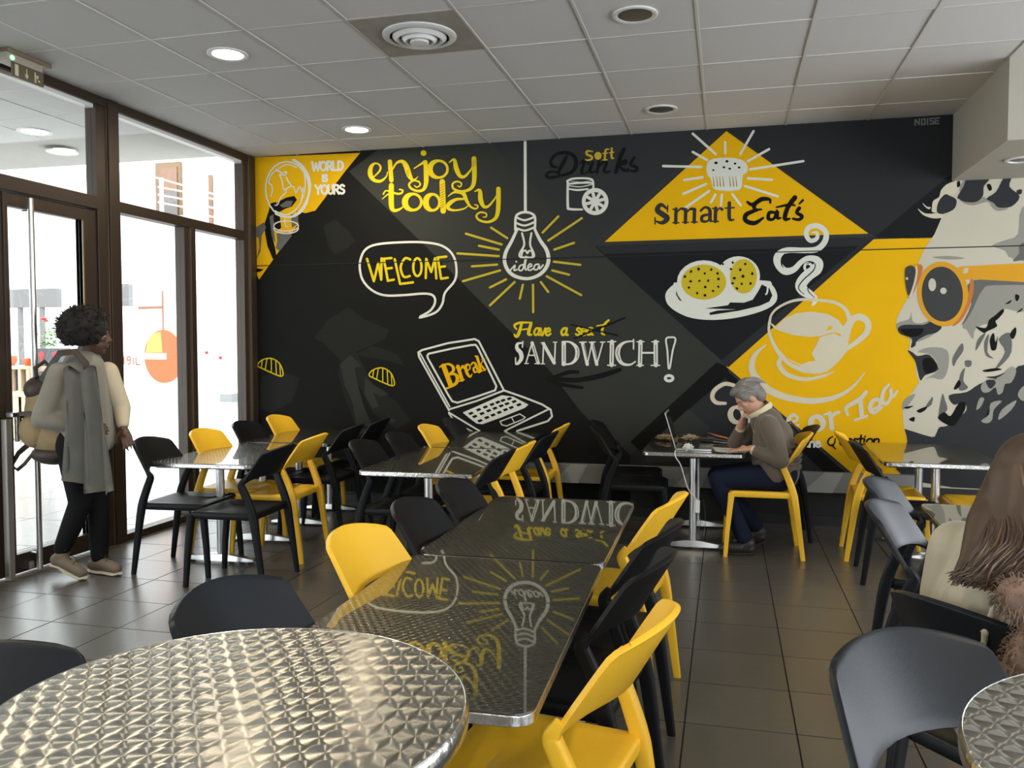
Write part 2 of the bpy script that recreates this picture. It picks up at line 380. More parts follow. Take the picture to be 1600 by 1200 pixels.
# exit sign and its green lamp on the ceiling
es = thing('exit_sign', 'ceiling hung emergency exit sign with green lit lamp by the doors', 'sign', (-4.07, 4.27, CZ))
MB().box((-.045, -.16, -.03), (.045, .17, 0)).build('mount', nmat('brown grey plastic', (.22, .15, .11), .5), es, bevel=.008)
MB().box((-.06, -.17, -.075), (.04, .10, -.028)).build('housing', nmat('sign housing', (.38, .34, .28), .5), es, bevel=.006)
MB().box((.035, -.135, -.16), (.043, .10, -.075)).build('sign_plate', nmat('sign plate', (.10, .085, .05), .4), es)
sg = MB(); sg.box((.043, -.115, -.15), (.0445, -.09, -.085))
sg.box((.043, -.032, -.148), (.0445, -.026, -.09)).box((.043, -.04, -.14), (.0445, -.034, -.12)).box((.043, -.024, -.14), (.0445, -.018, -.12))
sg.box((.043, .03, -.15), (.0445, .04, -.09)).box((.043, .038, -.115), (.0445, .06, -.105)).box((.043, .055, -.14), (.0445, .07, -.13)).box((.043, .045, -.125), (.0445, .056, -.115))
sg.build('pictogram', nmat('sign print', (.55, .5, .38), .5), es)['kind'] = 'stuff'
MB().ell((.042, -.13, -.055), (.008, .016, .014)).build('indicator_lamp', nmat('green led', (.2, 1, .3), .4, emit=(.25, 1, .35), estr=3), es, True)
# heating duct along the foot of the back wall
dk = struct('baseboard_back')
MB().box((-1.9, WY-.07, .272), (1.45, WY-.004, .43)).build('duct_cover', nmat('grey painted steel', (.22, .22, .205), .5), dk, bevel=.004)
dt = MB()
for x in (-1.25, -.25, .2, .75): dt.add([(x, WY-.0712, .43), (x+.14, WY-.0712, .43), (x+.06, WY-.0712, .272), (x-.16, WY-.0712, .272)], [(0, 3, 2, 1)])
dt.build('painted_stripe', nmat('duct light tone', (.36, .36, .33), .5), dk)
MB().box((-4.19, WY-.015, 0), (4.5, WY-.003, .08)).build('skirting', nmat('black skirting', (.01, .01, .01), .5), dk)
# ------------------------------------------------------------------ the painting on the back wall
def paint(name, c, rough=.75): return nmat(name, c, rough, var=.10, vscale=2.2, spec=.12)
P_ = dict(Y=paint('mural yellow', (.74, .41, .003)), W=paint('mural white', (.66, .66, .58)), K=paint('mural black', (.0045, .0045, .0045), .7),
 D=paint('mural near black', (.0085, .0088, .0080)), G=paint('mural mid grey', (.033, .035, .030)), H=paint('mural light charcoal', (.030, .031, .032)),
 B=paint('mural blue black', (.0105, .0112, .0122)), T=paint('mural slate', (.023, .0245, .026)), V=paint('mural lemon yellow', (.64, .50, .012)), E=paint('mural face grey', (.0155, .0165, .0145)),
 L=paint('portrait light', (.52, .48, .38)), M=paint('portrait mid grey', (.27, .26, .22)), N=paint('portrait grey', (.125, .125, .112)), Q=paint('portrait dark', (.030, .031, .034)),
 S=paint('portrait lens', (.048, .050, .048)), O=paint('portrait orange', (.62, .30, .02)), R=paint('portrait red orange', (.50, .16, .04)), I=paint('pale cream', (.60, .54, .40)), Z=paint('dull grey lettering', (.20, .20, .19)))
class Paint:
    def __init__(s, ox=0, oy=0, sc=1, layer=4): s.ox, s.oy, s.sc, s.layer = ox, oy, sc, layer; s.v = []; s.f = []; s.e = 0; s.sm = 0
    def pt(s, x, y):
        p = onY(s.ox+x*s.sc, s.oy+y*s.sc, WY); s.e += 2.5e-7; return Vector((p.x, WY-.0006*s.layer-.0003-s.e, p.z))
    def poly(s, pts, smooth=0):
        pts = parse(pts); s.e += 6e-6
        if smooth or s.sm: pts = crom(pts, smooth or s.sm, True)
        vs = [s.pt(p[0], p[1]) for p in pts]
        k = len(s.v); s.v += vs
        for t in tessellate_polygon([[Vector((v.x, v.z, 0)) for v in vs]]): s.f.append(tuple(i+k for i in t))
        return s
    def ell(s, cx, cy, rx, ry, n=28, rot=0):
        k_ = s.sm; s.sm = 0
        s.ell_(cx, cy, rx, ry, n, rot); s.sm = k_; return s
    def ell_(s, cx, cy, rx, ry, n=28, rot=0):
        c, q = math.cos(R(rot)), math.sin(R(rot))
        return s.poly([(cx+rx*math.cos(a)*c-ry*math.sin(a)*q, cy+rx*math.cos(a)*q+ry*math.sin(a)*c) for a in [2*math.pi*k/n for k in range(n)]])
    def st(s, pts, w=10, smooth=4, closed=False):
        """brush stroke; a third value on a point is the brush width there"""
        s.e += 6e-6
        P = [(p[0], p[1], p[2] if len(p) > 2 else w) for p in parse(pts)]
        if smooth and len(P) > 2: P = crom(P, smooth, closed)
        elif closed: P = P+[P[0]]
        if not smooth and 2 < len(P) < 16:
            for a, b in zip(P, P[1:]): s.st([a, b], smooth=0)
            return s
        if closed and smooth: P = P+[P[0]]
        n = len(P); k0 = len(s.v)
        for i, p in enumerate(P):
            a = P[i-1] if i else (P[-2] if closed else P[0]); b = P[i+1] if i < n-1 else (P[1] if closed else P[-1])
            dx, dy = b[0]-a[0], b[1]-a[1]; l = math.hypot(dx, dy) or 1
            nx, ny = -dy/l*p[2]/2, dx/l*p[2]/2
            s.v += [s.pt(p[0]+nx, p[1]+ny), s.pt(p[0]-nx, p[1]-ny)]
        for i in range(n-1): s.f.append((k0+2*i, k0+2*i+1, k0+2*i+3, k0+2*i+2))
        if not closed:
            for i, o in ((0, 1), (n-1, n-2)):
                p, q = P[i], P[o]; a0 = math.atan2(p[1]-q[1], p[0]-q[0]); kk = len(s.v)
                s.v += [s.pt(p[0]+p[2]/2*math.cos(a0+t), p[1]+p[2]/2*math.sin(a0+t)) for t in [R(-90+30*j) for j in range(7)]]
                s.f.append(tuple(range(kk, kk+7)))
        return s
    def arc(s, cx, cy, rx, ry, w=10, a0=0, a1=360, n=24, rot=0):
        c, q = math.cos(R(rot)), math.sin(R(rot)); full = a1-a0 >= 360
        P = []
        for k in range(n if full else n+1):
            a = R(a0+(a1-a0)*k/n); x, y = rx*math.cos(a), ry*math.sin(a)
            ww = w(a) if callable(w) else w
            P.append((cx+x*c-y*q, cy+x*q+y*c, ww))
        return s.st(P, smooth=0, closed=full)
    def out(s, name, mat, parent=None, label=None):
        o = mesh_from(name, s.v, s.f, P_[mat] if isinstance(mat, str) else mat, parent or wb)
        if label: o['label'] = label
        return o
def parse(p):
    if isinstance(p, str): return [tuple(float(c) for c in q.split(',')) for q in p.split()]
    return list(p)
def crom(P, n, closed, clamp=True):
    P = [tuple(map(float, p)) for p in P]; m = len(P); out = []; d = len(P[0])
    rng = range(m) if closed else range(m-1)
    for i in rng:
        g = (lambda k: P[k % m]) if closed else (lambda k: P[min(max(k, 0), m-1)])
        a, b, c, e = g(i-1), g(i), g(i+1), g(i+2)
        for k in range(n):
            t = k/n
            q = [.5*((2*b[j])+(-a[j]+c[j])*t+(2*a[j]-5*b[j]+4*c[j]-e[j])*t*t+(-a[j]+3*b[j]-3*c[j]+e[j])*t**3) for j in range(d)]
            if d > 2 and clamp: q[2] = max(q[2], 1)
            out.append(tuple(q))
    if not closed: out.append(P[-1])
    return out

# colour fields
Paint(layer=1).poly("398,246 640,230 700,420 860,580 985,712 985,790 398,760").out('colour_field', 'D', label='near black field with a faint face')
Paint(layer=2).poly("545,268 592,233 762,222 925,380 1135,575 965,703 905,640 860,580 770,490 655,375").out('colour_field', 'G', label='mid grey diagonal band')
Paint(layer=3).poly("765,222 1112,203 1120,206 925,381").out('colour_field', 'H', label='light charcoal triangle behind soft drinks')
Paint(layer=3).poly("930,386 1365,371 1362,376 1138,573").out('colour_field', 'B', label='blue black field under the triangle')
Paint(layer=4).poly("930,384 1366,370 1352,384 944,397").poly("1352,376 1366,372 1138,574 1126,564").out('colour_field', 'T', label='thin slate band')
Paint(layer=3).poly("1112,203 1490,180 1489,282 1440,330 1370,371 1357,365 1140,205 1130,204").out('colour_field', 'T', label='slate field right of the triangle')
Paint(layer=4).poly("1489,270 1489,300 1475,345 1455,374 1366,371 1440,310").out('colour_field', 'B', label='dark wedge beside the portrait hair')
Paint(layer=3).poly("1136,573 1120,566 985,690 1000,705 1140,585").poly("1132,590 1140,583 1335,750 1300,750").out('colour_field', 'K', label='black crossing stripe')
Paint(layer=2).poly("1132,590 1290,740 1280,760 985,760 985,712").out('colour_field', 'T', label='slate field behind the word coffee')
Paint(layer=4).poly("1008,700 1075,640 1110,668 1060,720 1010,722").out('colour_field', 'G', label='grey patch above the duct')
Paint(layer=4).poly("398,246 563,239 540,267 493,329 478,333 405,437 402,430").out('colour_field', 'Y', label='yellow corner field behind the globe')
Paint(layer=5).poly("1135,205 945,378 1357,365").out('colour_field', 'Y', label='yellow triangle behind smart eats')
Paint(layer=4).poly("1135,573 1365,374 1460,371 1600,368 1640,760 1350,755").out('colour_field', 'Y', label='yellow diamond field behind the coffee cup')
# shadowy face in the dark field
fc = Paint(380, 480, .3165, 3)
fc.poly("350,150 420,60 520,0 600,60 720,110 700,160 560,220 600,300 640,380 760,470 830,560 760,600 640,520 600,440 570,380 540,440 600,580 560,600 500,440 470,330 480,260 400,180")
fc.poly("560,230 640,190 760,230 800,290 700,260 620,250").poly("90,340 200,320 280,350 240,470 140,520 80,500").out('shadow_face', 'E', label='faint grey face tones')
fc = Paint(380, 480, .3165, 4)
fc.poly("480,280 530,235 585,290 550,300 570,400 600,500 640,590 560,590 540,470 500,380").poly("600,340 640,380 720,430 680,440 640,420 670,490 640,500 600,430").poly("700,500 720,540 760,560 730,570").out('shadow_face', paint('mural face light', (.030, .032, .027)))
f2 = Paint(390, 230, .175, 3); f2.poly("650,680 760,640 900,700 960,820 880,900 760,960 700,880 680,780").poly("420,1040 560,1000 660,1060 560,1090").out('shadow_face', 'E')
f2 = Paint(390, 230, .175, 5)
f2.poly("420,570 500,590 580,585 700,570 860,590 960,680 971,900 900,760 760,640 640,720 680,900 760,1000 640,1120 400,1130 250,960 380,790 440,700").out('shadow_hair', 'D', label='black hair shape over the yellow corner')
# silhouette holding the globe
g = Paint(390, 230, .175, 6)
g.poly("190,500 240,490 250,540 215,640 190,700 205,800 230,900 245,985 210,1000 160,880 130,700 150,640 175,560").poly("215,560 270,600 285,720 230,760 215,640").poly("55,1080 130,1090 100,1110 60,1120")
g.poly("250,490 330,450 400,435 425,470 380,530 320,550 270,580 235,570").out('painted_arm', 'K', label='black arm and hand under the globe')
g = Paint(390, 230, .175, 7)
g.poly("55,720 130,670 150,720 110,790 100,930 60,1010 90,900 85,810 60,800").poly("180,620 215,600 220,760 235,860 200,800").poly("245,770 350,760 380,790 270,930 235,900 250,840").poly("270,520 330,480 390,480 370,530 300,540").poly("370,600 440,600 430,690 380,720").out('painted_arm', 'N', label='grey hand tones')
g = Paint(390, 230, .175, 8)
g.arc(340, 380, 195, 250, 13, rot=-4).st("395,115,24 470,170,26 525,260,26 540,360,24 515,470,20 460,560,16 380,620,16 300,620,16 235,595,16").st("490,240,10 500,330,12 480,440,10 430,540,10 330,605,12 230,570,12")
g.st("190,440,8 205,400 200,340 175,320 190,260 230,215 260,205").st("240,200,16 290,230 330,220 320,250 270,245 290,290 305,380 330,370 370,345 345,300 330,270", 12).st("370,345,9 400,360 415,410 450,350 470,400 480,360 470,440 465,480").st("330,370,9 325,405 280,450 255,510 230,520").st("260,190,10 340,155 420,180")
g.st("318,640,9 322,700 345,712").arc(328, 705, 110, 46, 11).arc(328, 725, 110, 46, 11, 0, 180).out('globe_drawing', 'W', label='white line drawing of a globe on a stand')

# single line alphabet, box 1 high (x height .62)
GL = {
'W': ("0,1 .22,0 .45,.85 .68,0 .9,1", .95), 'O': ("o.35,.5,.32,.5", .76), 'R': (".05,0 .05,1 | .05,1 .45,.95 .5,.7 .4,.5 .05,.45 | .3,.45 .58,0", .66), 'L': (".05,1 .05,0 .5,0", .58),
'D': (".05,0 .05,1 | .05,1 .4,.92 .6,.5 .4,.08 .05,0", .72), 'I': (".1,0 .1,1", .26), 'S': (".5,.85 .28,1 .05,.8 .2,.55 .45,.42 .5,.18 .28,0 .02,.12", .6), 'Y': ("0,1 .3,.5 .6,1 | .3,.5 .3,0", .66),
'U': (".05,1 .05,.25 .28,0 .52,.25 .52,1", .64), 'N': (".05,0 .05,1 .55,0 .55,1", .68), 'E': (".55,1 .05,1 .05,0 .55,0 | .05,.5 .45,.5", .62), 'C': (".58,.85 .35,1 .08,.75 .05,.35 .3,0 .58,.12", .64),
'M': (".03,0 .1,1 .4,.3 .7,1 .78,0", .84), 'Q': ("o.38,.5,.34,.5 | .4,.25 .55,.05 .75,-.15", .84),
'a': (".46,.6 .2,.6 .03,.3 .18,.02 .42,.2 .46,.6 .44,.1 .6,.05", .6), 'b': (".05,1 .05,.05 .3,0 .48,.3 .3,.6 .05,.45", .55), 'c': (".45,.5 .25,.62 .04,.3 .22,0 .48,.12", .5), 'd': (".44,.5 .22,.62 .03,.3 .2,0 .42,.2 .48,1 .46,.1 .56,.03", .6),
'e': (".05,.3 .42,.38 .3,.62 .06,.45 .08,.12 .28,0 .5,.14", .52), 'f': (".45,.9 .28,1 .18,.8 .16,0 | 0,.58 .38,.58", .4), 'h': (".05,1 .05,0 | .05,.4 .25,.6 .42,.5 .42,0", .52), 'i': (".08,.6 .08,.08 .2,.02 | .1,.82 .1,.84", .26),
'k': (".05,1 .05,0 | .42,.6 .08,.28 .45,0", .5), 'm': (".05,.6 .05,0 | .05,.45 .22,.6 .34,.5 .34,0 | .34,.45 .52,.6 .64,.5 .64,0", .74), 'n': (".05,.6 .05,0 | .05,.42 .25,.6 .42,.5 .42,0", .5), 'o': ("o.26,.31,.24,.31", .56),
'r': (".05,.6 .05,0 | .05,.4 .2,.58 .38,.58", .4), 's': (".38,.52 .2,.62 .06,.48 .32,.26 .34,.1 .18,0 .02,.1", .44), 't': (".16,.95 .15,.1 .34,.02 | 0,.62 .36,.62", .38), 'u': (".04,.6 .06,.12 .25,0 .42,.2 .44,.6 .44,0", .54), 'v': ("0,.6 .15,.05 .25,.05 .42,.6", .46)}
def text(s, word, x, y, h, w, slope=0.0, slant=0.0, tight=1.0, wf=None):
    """y is the baseline; slope leans the line, slant leans the letters"""
    for ch in word:
        if ch == ' ': x += h*.4*tight; continue
        g_, adv = GL[ch]
        for part in g_.split('|'):
            part = part.strip()
            f = lambda u, q: (x+(u+q*slant)*h*tight, y+slope*(u*h*tight)-q*h)
            if part[0] == 'o':
                a, b, c, d = [float(k) for k in part[1:].split(',')]
                s.st([(*f(a+c*math.cos(t), b+d*math.sin(t)), w) for t in [2*math.pi*k/14 for k in range(14)]], smooth=0, closed=True)
            else:
                pts = [tuple(float(k) for k in q.split(',')) for q in part.split()]
                curvy = ch not in 'WLNEMIYk' and len(pts) > 3
                s.st([(*f(a, b), w) for a, b in pts], smooth=3 if curvy else 0)
        x += adv*h*tight; y += slope*adv*h*tight
    return s
s = Paint(390, 230, .175, 8); text(s, 'WORLD', 560, 212, 78, 20, -.03, 0, 1.0); text(s, 'IS', 650, 305, 56, 20, 0, 0, 1.05); text(s, 'YOURS', 590, 420, 78, 20, -.02, 0, 1.02)
s.out('lettering', 'W', label='white hand lettering world is yours')
s = Paint(1380, 180, .2, 8)
for q in ("248,80 250,35 280,75 280,30", "300,75 300,32 325,30 325,73 300,75", "345,72 345,28", "395,26 365,28 365,48 392,48 392,68 363,70", "438,22 408,24 405,68 435,66", "405,46 430,45"): s.st(q, 11, 0)
s.out('lettering', 'Z', label='small grey signature word noise')

# enjoy today
s = Paint(560, 230, .15, 6)
s.st("165,308,14 225,245,20 228,195,20 180,168,18 135,205,40 125,280,50 160,340,38 230,355,30 290,310,16 305,260,10").st("330,150,46 345,345,46", smooth=0)
s.st("360,230,14 400,165,24 460,150,38 500,200,54 530,290,54 565,340,28 600,330,12 620,308,8").ell(680, 62, 30, 30).st("582,222,10 640,185,18 690,155,34")
s.st("700,155,42 708,300,50 705,380,44 680,440,34 620,458,26 550,430,24 530,385,22 575,350,18 630,360,18 645,395,16 610,418,14 585,400,10")
s.arc(838, 230, 92, 88, lambda a: 26+34*max(0, math.cos(a-math.pi))).st("948,160,10 1000,130,30 1020,220,50 1060,300,40 1110,305,28 1170,240,18 1190,195,14")
s.st("1205,120,50 1210,300,48 1195,400,40 1140,450,30 1060,460,26 990,430,22 985,380,20 1030,358,18 1075,378,16 1060,415,14 1035,400,10")
s.st("345,400,54 345,600,54 370,658,38 430,648,24 480,610,10").st("250,540,8 310,490,16").st("262,490,16 285,455,14 330,462,18 400,485,22 450,480,20 462,450,18 430,440,14")
s.arc(572, 572, 86, 84, lambda a: 28+36*max(0, math.cos(a-math.pi))).arc(775, 575, 72, 84, lambda a: 28+36*max(0, math.cos(a-math.pi))).st("875,362,58 885,665,58", smooth=0)
s.st("935,515,8 1000,470,24 1090,480,42 1130,560,34 1170,620,22 1225,642,18 1248,612,14 1213,600,12").st("1105,540,20 1020,545,30 948,590,46 935,635,36 1000,658,22 1100,642,16 1150,605,12")
s.st("1213,462,10 1265,450,36 1275,550,50 1310,620,34 1360,612,24 1420,540,16 1440,500,12").st("1460,435,48 1458,640,46 1430,740,36 1350,780,26 1260,760,22 1230,715,20 1270,680,18 1330,690,16 1332,725,14 1300,728,10")
s.out('lettering', 'V', label='yellow brush lettering enjoy today')
s = Paint(560, 230, .15, 7)
for k in range(10): s.st([(860, 400+26*k), (895, 380+26*k)], 7, 0)
for k in range(4): s.st([(1192, 150+18*k), (1222, 130+18*k)], 5, 0).st([(500, 250+18*k), (530, 232+18*k)], 5, 0)
s.out('lettering_hatching', paint('olive hatch', (.25, .15, .01)))
# welcome bubble
s = Paint(380, 220, .25, 6)
s.st("735,740 765,680 835,648 980,635 1130,635 1240,655 1305,705 1332,780 1325,870 1262,950 1245,1020 1200,1075 1100,1105 1170,1062 1200,1010 1188,968 1130,955 1000,965 880,965 800,930 748,870 730,800", 14, 4, True)
s.out('speech_bubble', 'W', label='white outlined speech bubble')
s = Paint(380, 220, .25, 7)
for q in ("775,738 818,878 845,765 864,868 866,735", "880,738 905,872", "878,738 928,733", "893,800 930,795", "905,875 942,868", "948,740 982,895", "982,895 1062,885", "1045,742 1012,735 985,790 1005,850 1042,845", "1142,858 1145,738 1176,820 1200,735 1208,860", "1217,730 1238,862", "1215,730 1270,724", "1225,790 1262,785", "1238,862 1280,856"):
    s.st(q, 15, 0 if q.count(' ') != 4 or q[0:4] != '1045' else 4)
s.arc(1090, 790, 26, 56, 15).out('lettering', 'V', label='yellow lettering welcome in the bubble')
# light bulb
s = Paint(680, 200, .35, 6)
s.st("402,64 403,375", 13, 0).st("358,455,11 360,400 375,382 402,376 430,382 446,400 445,455", 11).st("365,400 400,412 442,398", 9).st("362,424 400,436 444,420", 9).st("364,448 402,458 446,442", 9)
s.st("365,455,12 342,505,14 314,560,16 313,610,16 345,655,16 410,673,14 470,652,16 504,605,17 500,550,17 468,500,15 446,455,12").st("388,470,9 398,520,9 378,560,9 384,577,9 436,577,9 440,558,9 424,520,9 430,470,9").st("386,570,8 392,550,8 405,548,8 412,560,8 420,548,8 432,552,8 436,570,8").st("409,575 398,622", 8, 0)
s.out('light_bulb_drawing', 'W', label='white line drawing of a hanging light bulb')
s = Paint(680, 200, .35, 7)
for q in ("335,636 358,612 352,636 366,632", "362,596 363,598", "396,610 378,616 374,634 390,634 400,600 404,570 402,630 412,630", "415,622 432,616 424,606 414,620 420,636 438,628", "462,608 446,612 442,630 456,632 466,612 466,630 482,612"): s.st(q, 7, 3)
s.out('lettering', 'W', label='white script idea in the bulb')
s = Paint(680, 200, .35, 6)
for a, b, c, d in ((250, 445, 322, 492), (138, 472, 297, 520), (196, 526, 284, 543), (100, 560, 284, 572), (165, 618, 277, 610), (125, 684, 290, 636), (245, 712, 317, 676), (245, 792, 355, 688), (378, 762, 392, 700), (438, 822, 437, 700), (505, 732, 472, 688), (652, 746, 498, 662), (598, 655, 523, 636), (648, 611, 530, 597), (620, 513, 532, 543), (655, 403, 505, 503), (550, 395, 480, 467)):
    s.st([(a, b, 10), (c, d, 10)], smooth=0)
s.out('light_rays', paint('mural lime yellow', (.50, .40, .03)), label='yellow rays round the bulb')
# soft drinks
s = Paint(840, 220, .1125, 6)
s.st("270,370,30 205,350,46 185,280,40 260,190,40 400,165,50 510,220,54 535,330,58 480,430,48 370,475,42 260,500,38 160,515,44 120,475,42 180,430,32 260,440,30 310,465,36").st("405,220,40 345,330,54 285,440,40")
s.st("590,320,24 635,275,34 640,330,40 618,400,42 610,455,38").st("632,345,22 668,292,32 705,290,34 712,325,26").st("612,455,24 665,455,22 725,395,16").st("770,300,40 730,400,44 745,440,34 800,425,22").st("855,290,40 825,440,38", smooth=0).st("850,360,20 930,285,36 960,310,40 925,400,42 945,440,32 1010,420,22")
s.st("1200,120,56 1150,230,52 1085,440,50").st("1110,350,30 1215,275,42 1225,310,38 1140,350,34 1200,410,46 1270,410,28").st("1345,235,36 1290,330,40 1380,370,44 1360,420,40 1280,415,30 1255,390,26")
s.out('lettering', 'K', label='black script drinks')
s = Paint(840, 220, .1125, 8)
s.st("765,150,16 690,145,28 685,190,30 745,215,32 755,250,28 700,272,24 665,262,14").ell(840, 210, 50, 54).st("990,118,18 945,135,28 935,265,30").st("905,178,16 975,172,16", smooth=0).st("905,268,16 970,266,16", smooth=0).st("1030,105,26 1030,235,28 1060,240,16").st("1000,168 1062,160", 16, 0)
s.out('lettering', paint('mural olive yellow', (.50, .36, .03)), label='small yellow word soft')
s = Paint(840, 220, .1125, 6)
s.st("420,560,32 420,900,36 450,948,34 620,955,26").st("410,560,26 480,530,28 600,520,26 720,528,28 770,560,26 775,660,26").st("430,600,24 600,585,28 765,585,24").st("430,625,14 600,640,12 760,605,14").st("440,670,22 560,685,28 700,670,22").st("450,560,6 600,575,8 750,555,6").ell(800, 845, 185, 188, 40)
s.out('glass_drawing', 'W', label='white drawing of a glass and a lemon slice')
s = Paint(840, 220, .1125, 7)
for k in range(8):
    a = R(45*k+8); c, q = math.cos(a), math.sin(a)
    s.poly([(800+60*c, 845+60*q), (800+128*c-30*q, 845+128*q+30*c), (800+132*c, 845+132*q), (800+128*c+30*q, 845+128*q-30*c)])
s.out('lemon_segments', 'H')
# smart eats
s = Paint(1000, 170, .275, 7)
s.st("158,550,8 156,585,8", smooth=0).st("155,570,10 120,545,22 98,575,30 125,598,32 155,622,32 128,648,22 92,640,10").st("86,620,8 86,655,8", smooth=0)
def serif(s, x, y0, y1, w, m=1.5, t=8): s.st([(x, y0, w), (x-2, y1, w)], smooth=0); s.st([(x-w*.9, y1, t), (x+w*.8, y1, t)], smooth=0); s.st([(x-w*.9, y0+2, t), (x, y0+2, t)], smooth=0)
serif(s, 205, 570, 648, 20); serif(s, 260, 572, 646, 20); serif(s, 310, 572, 644, 20)
s.st("210,590,8 232,568,12 258,572,18").st("265,590,8 288,568,12 308,572,18")
s.st("345,580,14 370,560,14 396,575,20 398,630,20 412,640,8").st("396,600,12 356,610,18 352,636,18 380,640,12 398,622,8"); serif(s, 430, 565, 640, 20); s.st("435,585,8 452,565,10 466,572,18"); s.st("508,535,20 508,625,20 534,630,8").st("485,565 535,562", 9, 0)
s.out('lettering', P_['Q'], label='dark serif lettering smart')
s = Paint(1000, 170, .275, 7)
s.st("610,530,14 640,545,22 690,515,26 735,515,18 740,535,12").st("690,515,16 650,545,26 655,572,18 690,572,10").st("665,575,18 605,600,26 600,635,26 650,650,26 700,620,12").st("765,590,16 735,590,20 730,625,22 760,625,16 780,580,20 780,620,20 800,620,10")
s.st("880,505,28 840,560,26 822,625,24 850,625,12").st("775,560,10 850,545,16 880,550,10").st("925,520,14 905,540,10").st("905,565,22 890,590,20 920,610,22 905,630,18 870,625,14").out('lettering', 'K', label='black script eats')
s = Paint(1000, 170, .275, 7)
s.poly("378,350 380,320 395,295 430,282 500,278 560,285 600,305 612,335 605,365 585,378 578,440 560,462 500,468 440,462 415,450 402,400 385,380", 3)
for q in ("300,142 430,258", "484,190 484,252", "645,128 570,258", "300,246 382,292", "733,230 613,298", "132,326 348,331", "928,298 625,345", "252,405 355,390", "246,484 375,428", "258,562 393,468", "613,396 748,404", "598,440 782,498", "403,532 428,488", "460,550 465,488", "525,486 572,548"): s.st(q, 14, 0)
s.out('muffin_drawing', 'W', label='white muffin with rays')
s = Paint(1000, 170, .275, 8)
for x, y, r in ((432, 308, 8), (494, 299, 7), (540, 312, 6), (477, 333, 6), (510, 341, 6), (563, 334, 6), (417, 349, 5)): s.ell(x, y, r+2, r, 10)
s.out('muffin_crumbs', 'K')
s = Paint(1000, 170, .275, 8)
for x in (415, 435, 452, 470, 508, 526, 544): s.st([(x, 385, 3), (x+6, 440, 7)], smooth=0)
s.out('muffin_pleats', paint('tan pleats', (.40, .27, .06)))
# cookies on a plate
s = Paint(1000, 170, .275, 6)
s.poly("145,1080 150,1040 190,1000 240,985 690,975 750,1000 780,1060 762,1110 690,1150 560,1185 420,1200 300,1190 220,1160 165,1120", 3).ell(362, 985, 150, 120).ell(560, 950, 122, 112)
s.out('plate_drawing', 'W', label='white plate drawing')
s = Paint(1000, 170, .275, 7)
s.poly("692,998 735,1020 752,1060 735,1095 680,1120 560,1148 400,1172 392,1160 440,1146 545,1140 365,1135 500,1116 512,1100 590,1102 640,1085 670,1040", 0).poly("205,1030 215,1060 240,1095 222,1085 205,1055").out('plate_gaps', 'B')
s = Paint(1000, 170, .275, 8)
s.arc(715, 1020, 10, 34, 10, -90, 90, 8).out('plate_gaps', 'W')
s = Paint(1000, 170, .275, 7); s.ell(588, 952, 76, 98).out('cookie_drawing', paint('cookie yellow', (.55, .42, .02)), label='yellow cookie behind')
s = Paint(1000, 170, .275, 9); s.arc(362, 985, 140, 112, 24).out('cookie_rim', 'W')
s = Paint(1000, 170, .275, 8); s.ell(362, 985, 135, 108).out('cookie_drawing', paint('cookie yellow', (.55, .42, .02)), label='yellow cookie in front')
s = Paint(1000, 170, .275, 10)
for x, y in ((290, 925), (333, 911), (405, 914), (255, 954), (368, 936), (441, 936), (288, 981), (338, 978), (388, 977), (446, 967), (278, 1016), (371, 1013), (445, 1011), (325, 1048), (369, 1060), (415, 1035), (470, 882), (527, 874), (598, 882), (517, 911), (570, 915), (585, 952), (638, 937), (536, 963), (526, 992), (578, 995), (628, 993), (551, 1021)):
    s.ell(x, y, random.uniform(6, 10), random.uniform(6, 9), 8, random.uniform(0, 90))
s.out('cookie_chips', 'K')
# cup of coffee
s = Paint(1180, 340, .25, 7)
s.st("355,552,8 375,515,36 345,485,52 300,455,66 285,420,70 320,370,72 375,330,72 395,290,62 380,262,44 330,255,34 285,280,32 240,325,38 185,335,46 142,290,46 142,240,46 195,205,36 300,205,34 385,198,36 435,150,36 440,90,34 390,52,32 335,62,32 318,105,30 345,145,28 385,130,26 385,95,20 355,95,10")
s.arc(330, 310, 22, 24, 16).out('steam_drawing', 'W', label='white curling steam above the cup')
s = Paint(1180, 340, .25, 8)
s.st("305,480,4 270,440,6 300,390,7 360,335,7 375,295,6 350,280,5 320,290,4").st("370,500,4 330,455,6 345,400,7 420,340,7 430,280,6 400,245,4").st("185,225,4 165,255,8 165,295,8 178,312,4").out('steam_lines', 'B')
s = Paint(1180, 340, .25, 7)
s.st("90,655,16 100,610,14 140,565,14 220,525,16 300,512,18 400,517,18 500,532,20 565,575,24 590,640,34").st("88,650,14 88,720,18 125,810,24 185,885,34 270,935,44 350,950,48 430,945,44 510,880,40 570,810,34")
s.poly("132,680 180,632 260,597 350,587 450,602 520,640 548,680 590,620 640,605 600,700 575,810 530,880 470,935 400,962 330,955 270,925 330,902 375,895 352,850 385,790 402,750 500,716 530,725 530,740 480,718 420,740 340,746 240,735 170,715")
s.st("600,640,40 650,620,44 700,650,42 700,710,38 650,765,34 580,815,26").st("95,660,8 130,690,14 160,705,10").st("155,885,26 148,920,30 190,975,30 260,1003,26 330,1010,22 420,992,18 492,963,6").st("66,795,6 5,850,26 -22,920,38 -5,985,42 60,1060,46 160,1112,42 270,1138,38 380,1145,36 500,1122,28 600,1065,18 685,968,6")
s.out('cup_drawing', 'I', label='cream drawing of a coffee cup and saucer')
s = Paint(1180, 340, .25, 8); s.poly("438,708 468,672 484,688 470,700").st("188,868,4 230,905,8 280,928,5").st("395,750,4 480,722,5 528,728,5 530,745,3").out('cup_lines', 'Y')
